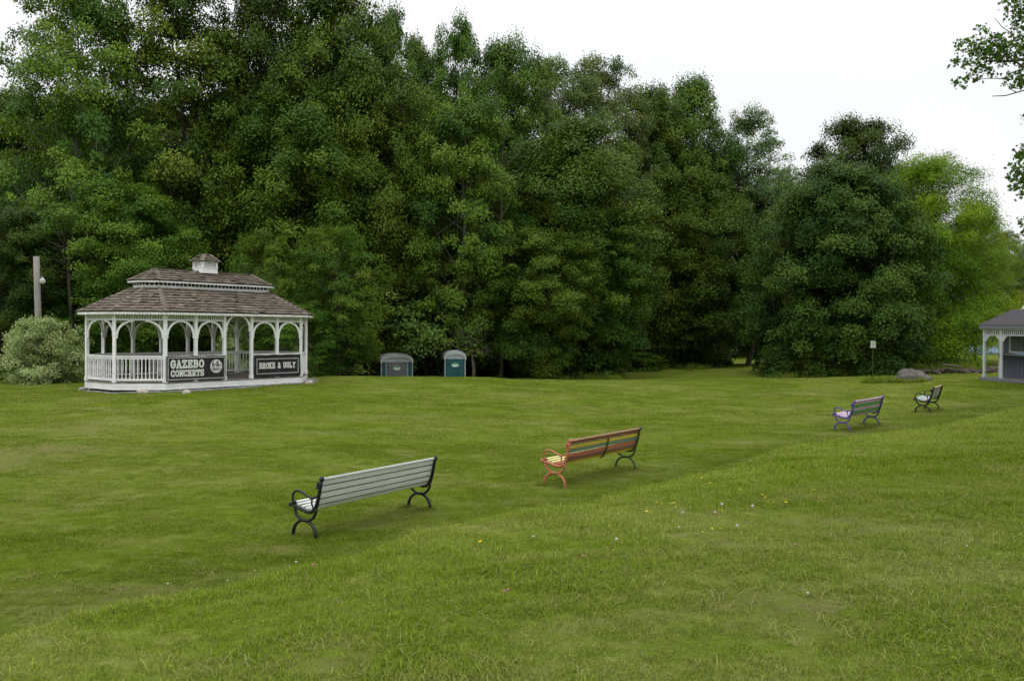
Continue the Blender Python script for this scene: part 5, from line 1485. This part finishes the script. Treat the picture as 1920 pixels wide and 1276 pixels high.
wht = [(474,1072),(423,1091),(554,1059),(310,1100),(366,1106),(1357,951),(1283,965),(1273,992),(1384,992),(1415,955),(1818,1027),(1516,1119),(1340,963),(1000,870+140),(1156,1018)]
pnk = [(588,1065),(97,1117),(1338,962),(1344,968),(1358,965),(943,1117),(952,1115),(1092,1051),(1497,1028),(1366,953)]
fr = random.Random(2)
def put(me, nm, lst, label, group):
    for px, py in lst:
        d = ground_at(px, py+6); x = at(px, d)
        o = link(nm, me); o.location = (x, d, gz(x, d)); s = fr.uniform(.4, .7); o.scale = (s, s, s); o.rotation_euler = (fr.uniform(-.2, .2), fr.uniform(-.2, .2), fr.uniform(0, 6))
        tag(o, label, 'flower', group)
put(fy, 'yellow_flower', yel, 'tiny yellow hawkweed flower in the grass along the brow of the bank', 'yellow flowers on the bank')
put(fw_, 'clover_flower', wht, 'white clover head standing in the bank grass', 'white clover on the bank')
put(fp, 'clover_flower', pnk, 'faded pinkish clover head in the bank grass', 'faded clover on the bank')

# ------------------------------------------------------------------ sky, sun, camera
SUN_EL, SUN_AZ = R(66), R(-150)      # azimuth measured from +Y towards +X
wd = bpy.data.worlds.new('World'); S.world = wd; wd.use_nodes = True
nt = wd.node_tree; nt.nodes.clear()
sky = N(nt, 'ShaderNodeTexSky', sky_type='NISHITA'); sky.sun_disc = False; sky.sun_elevation = SUN_EL; sky.sun_rotation = SUN_AZ
tc = N(nt, 'ShaderNodeTexCoord'); sp = N(nt, 'ShaderNodeSeparateXYZ'); L(nt, tc.outputs['Generated'], sp.inputs[0])
cl = noise(nt, tc.outputs['Generated'], 2.6, 5, .55, .3)
mr = N(nt, 'ShaderNodeMapRange'); L(nt, sp.outputs['Z'], mr.inputs[0]); mr.inputs[1].default_value = .25; mr.inputs[2].default_value = 1; mr.inputs[3].default_value = 10.8; mr.inputs[4].default_value = 22.0
cb = ramp(nt, cl.outputs['Fac'], [(.3, (.93,.97,1.0)), (.62, (1.0,1.0,.995))])
vm = N(nt, 'ShaderNodeVectorMath', operation='SCALE'); L(nt, cb.outputs[0], vm.inputs[0]); L(nt, mr.outputs[0], vm.inputs['Scale'])
mix = mixc(nt, .9, sky.outputs[0], vm.outputs[0])
bg = N(nt, 'ShaderNodeBackground'); bg.inputs[1].default_value = .1; L(nt, mix, bg.inputs[0])
ow = N(nt, 'ShaderNodeOutputWorld'); L(nt, bg.outputs[0], ow.inputs[0])
sn = bpy.data.lights.new('sun', 'SUN'); sn.energy = .75; sn.angle = R(24); sn.color = (1, .965, .91)
so_ = link('sun', sn); dv = Vector((math.sin(SUN_AZ)*math.cos(SUN_EL), math.cos(SUN_AZ)*math.cos(SUN_EL), math.sin(SUN_EL)))
so_.rotation_euler = (-dv).to_track_quat('-Z', 'Y').to_euler(); so_.location = (0, 0, 60)
cm = bpy.data.cameras.new('camera'); cm.sensor_width = 36; cm.lens = 36*F/1920; cm.clip_end = 2000; cm.clip_start = .05
co = link('camera', cm); co.location = (0, 0, EYE); co.rotation_euler = (R(90)-math.atan((638-HY)/F), 0, 0)
S.camera = co
S.view_settings.view_transform = 'Standard'; S.view_settings.look = 'None'; S.view_settings.exposure = 0; S.view_settings.gamma = 1
S.cycles.use_denoising = True
S.cycles.max_bounces = 6; S.cycles.diffuse_bounces = 4; S.cycles.transmission_bounces = 3; S.cycles.glossy_bounces = 2
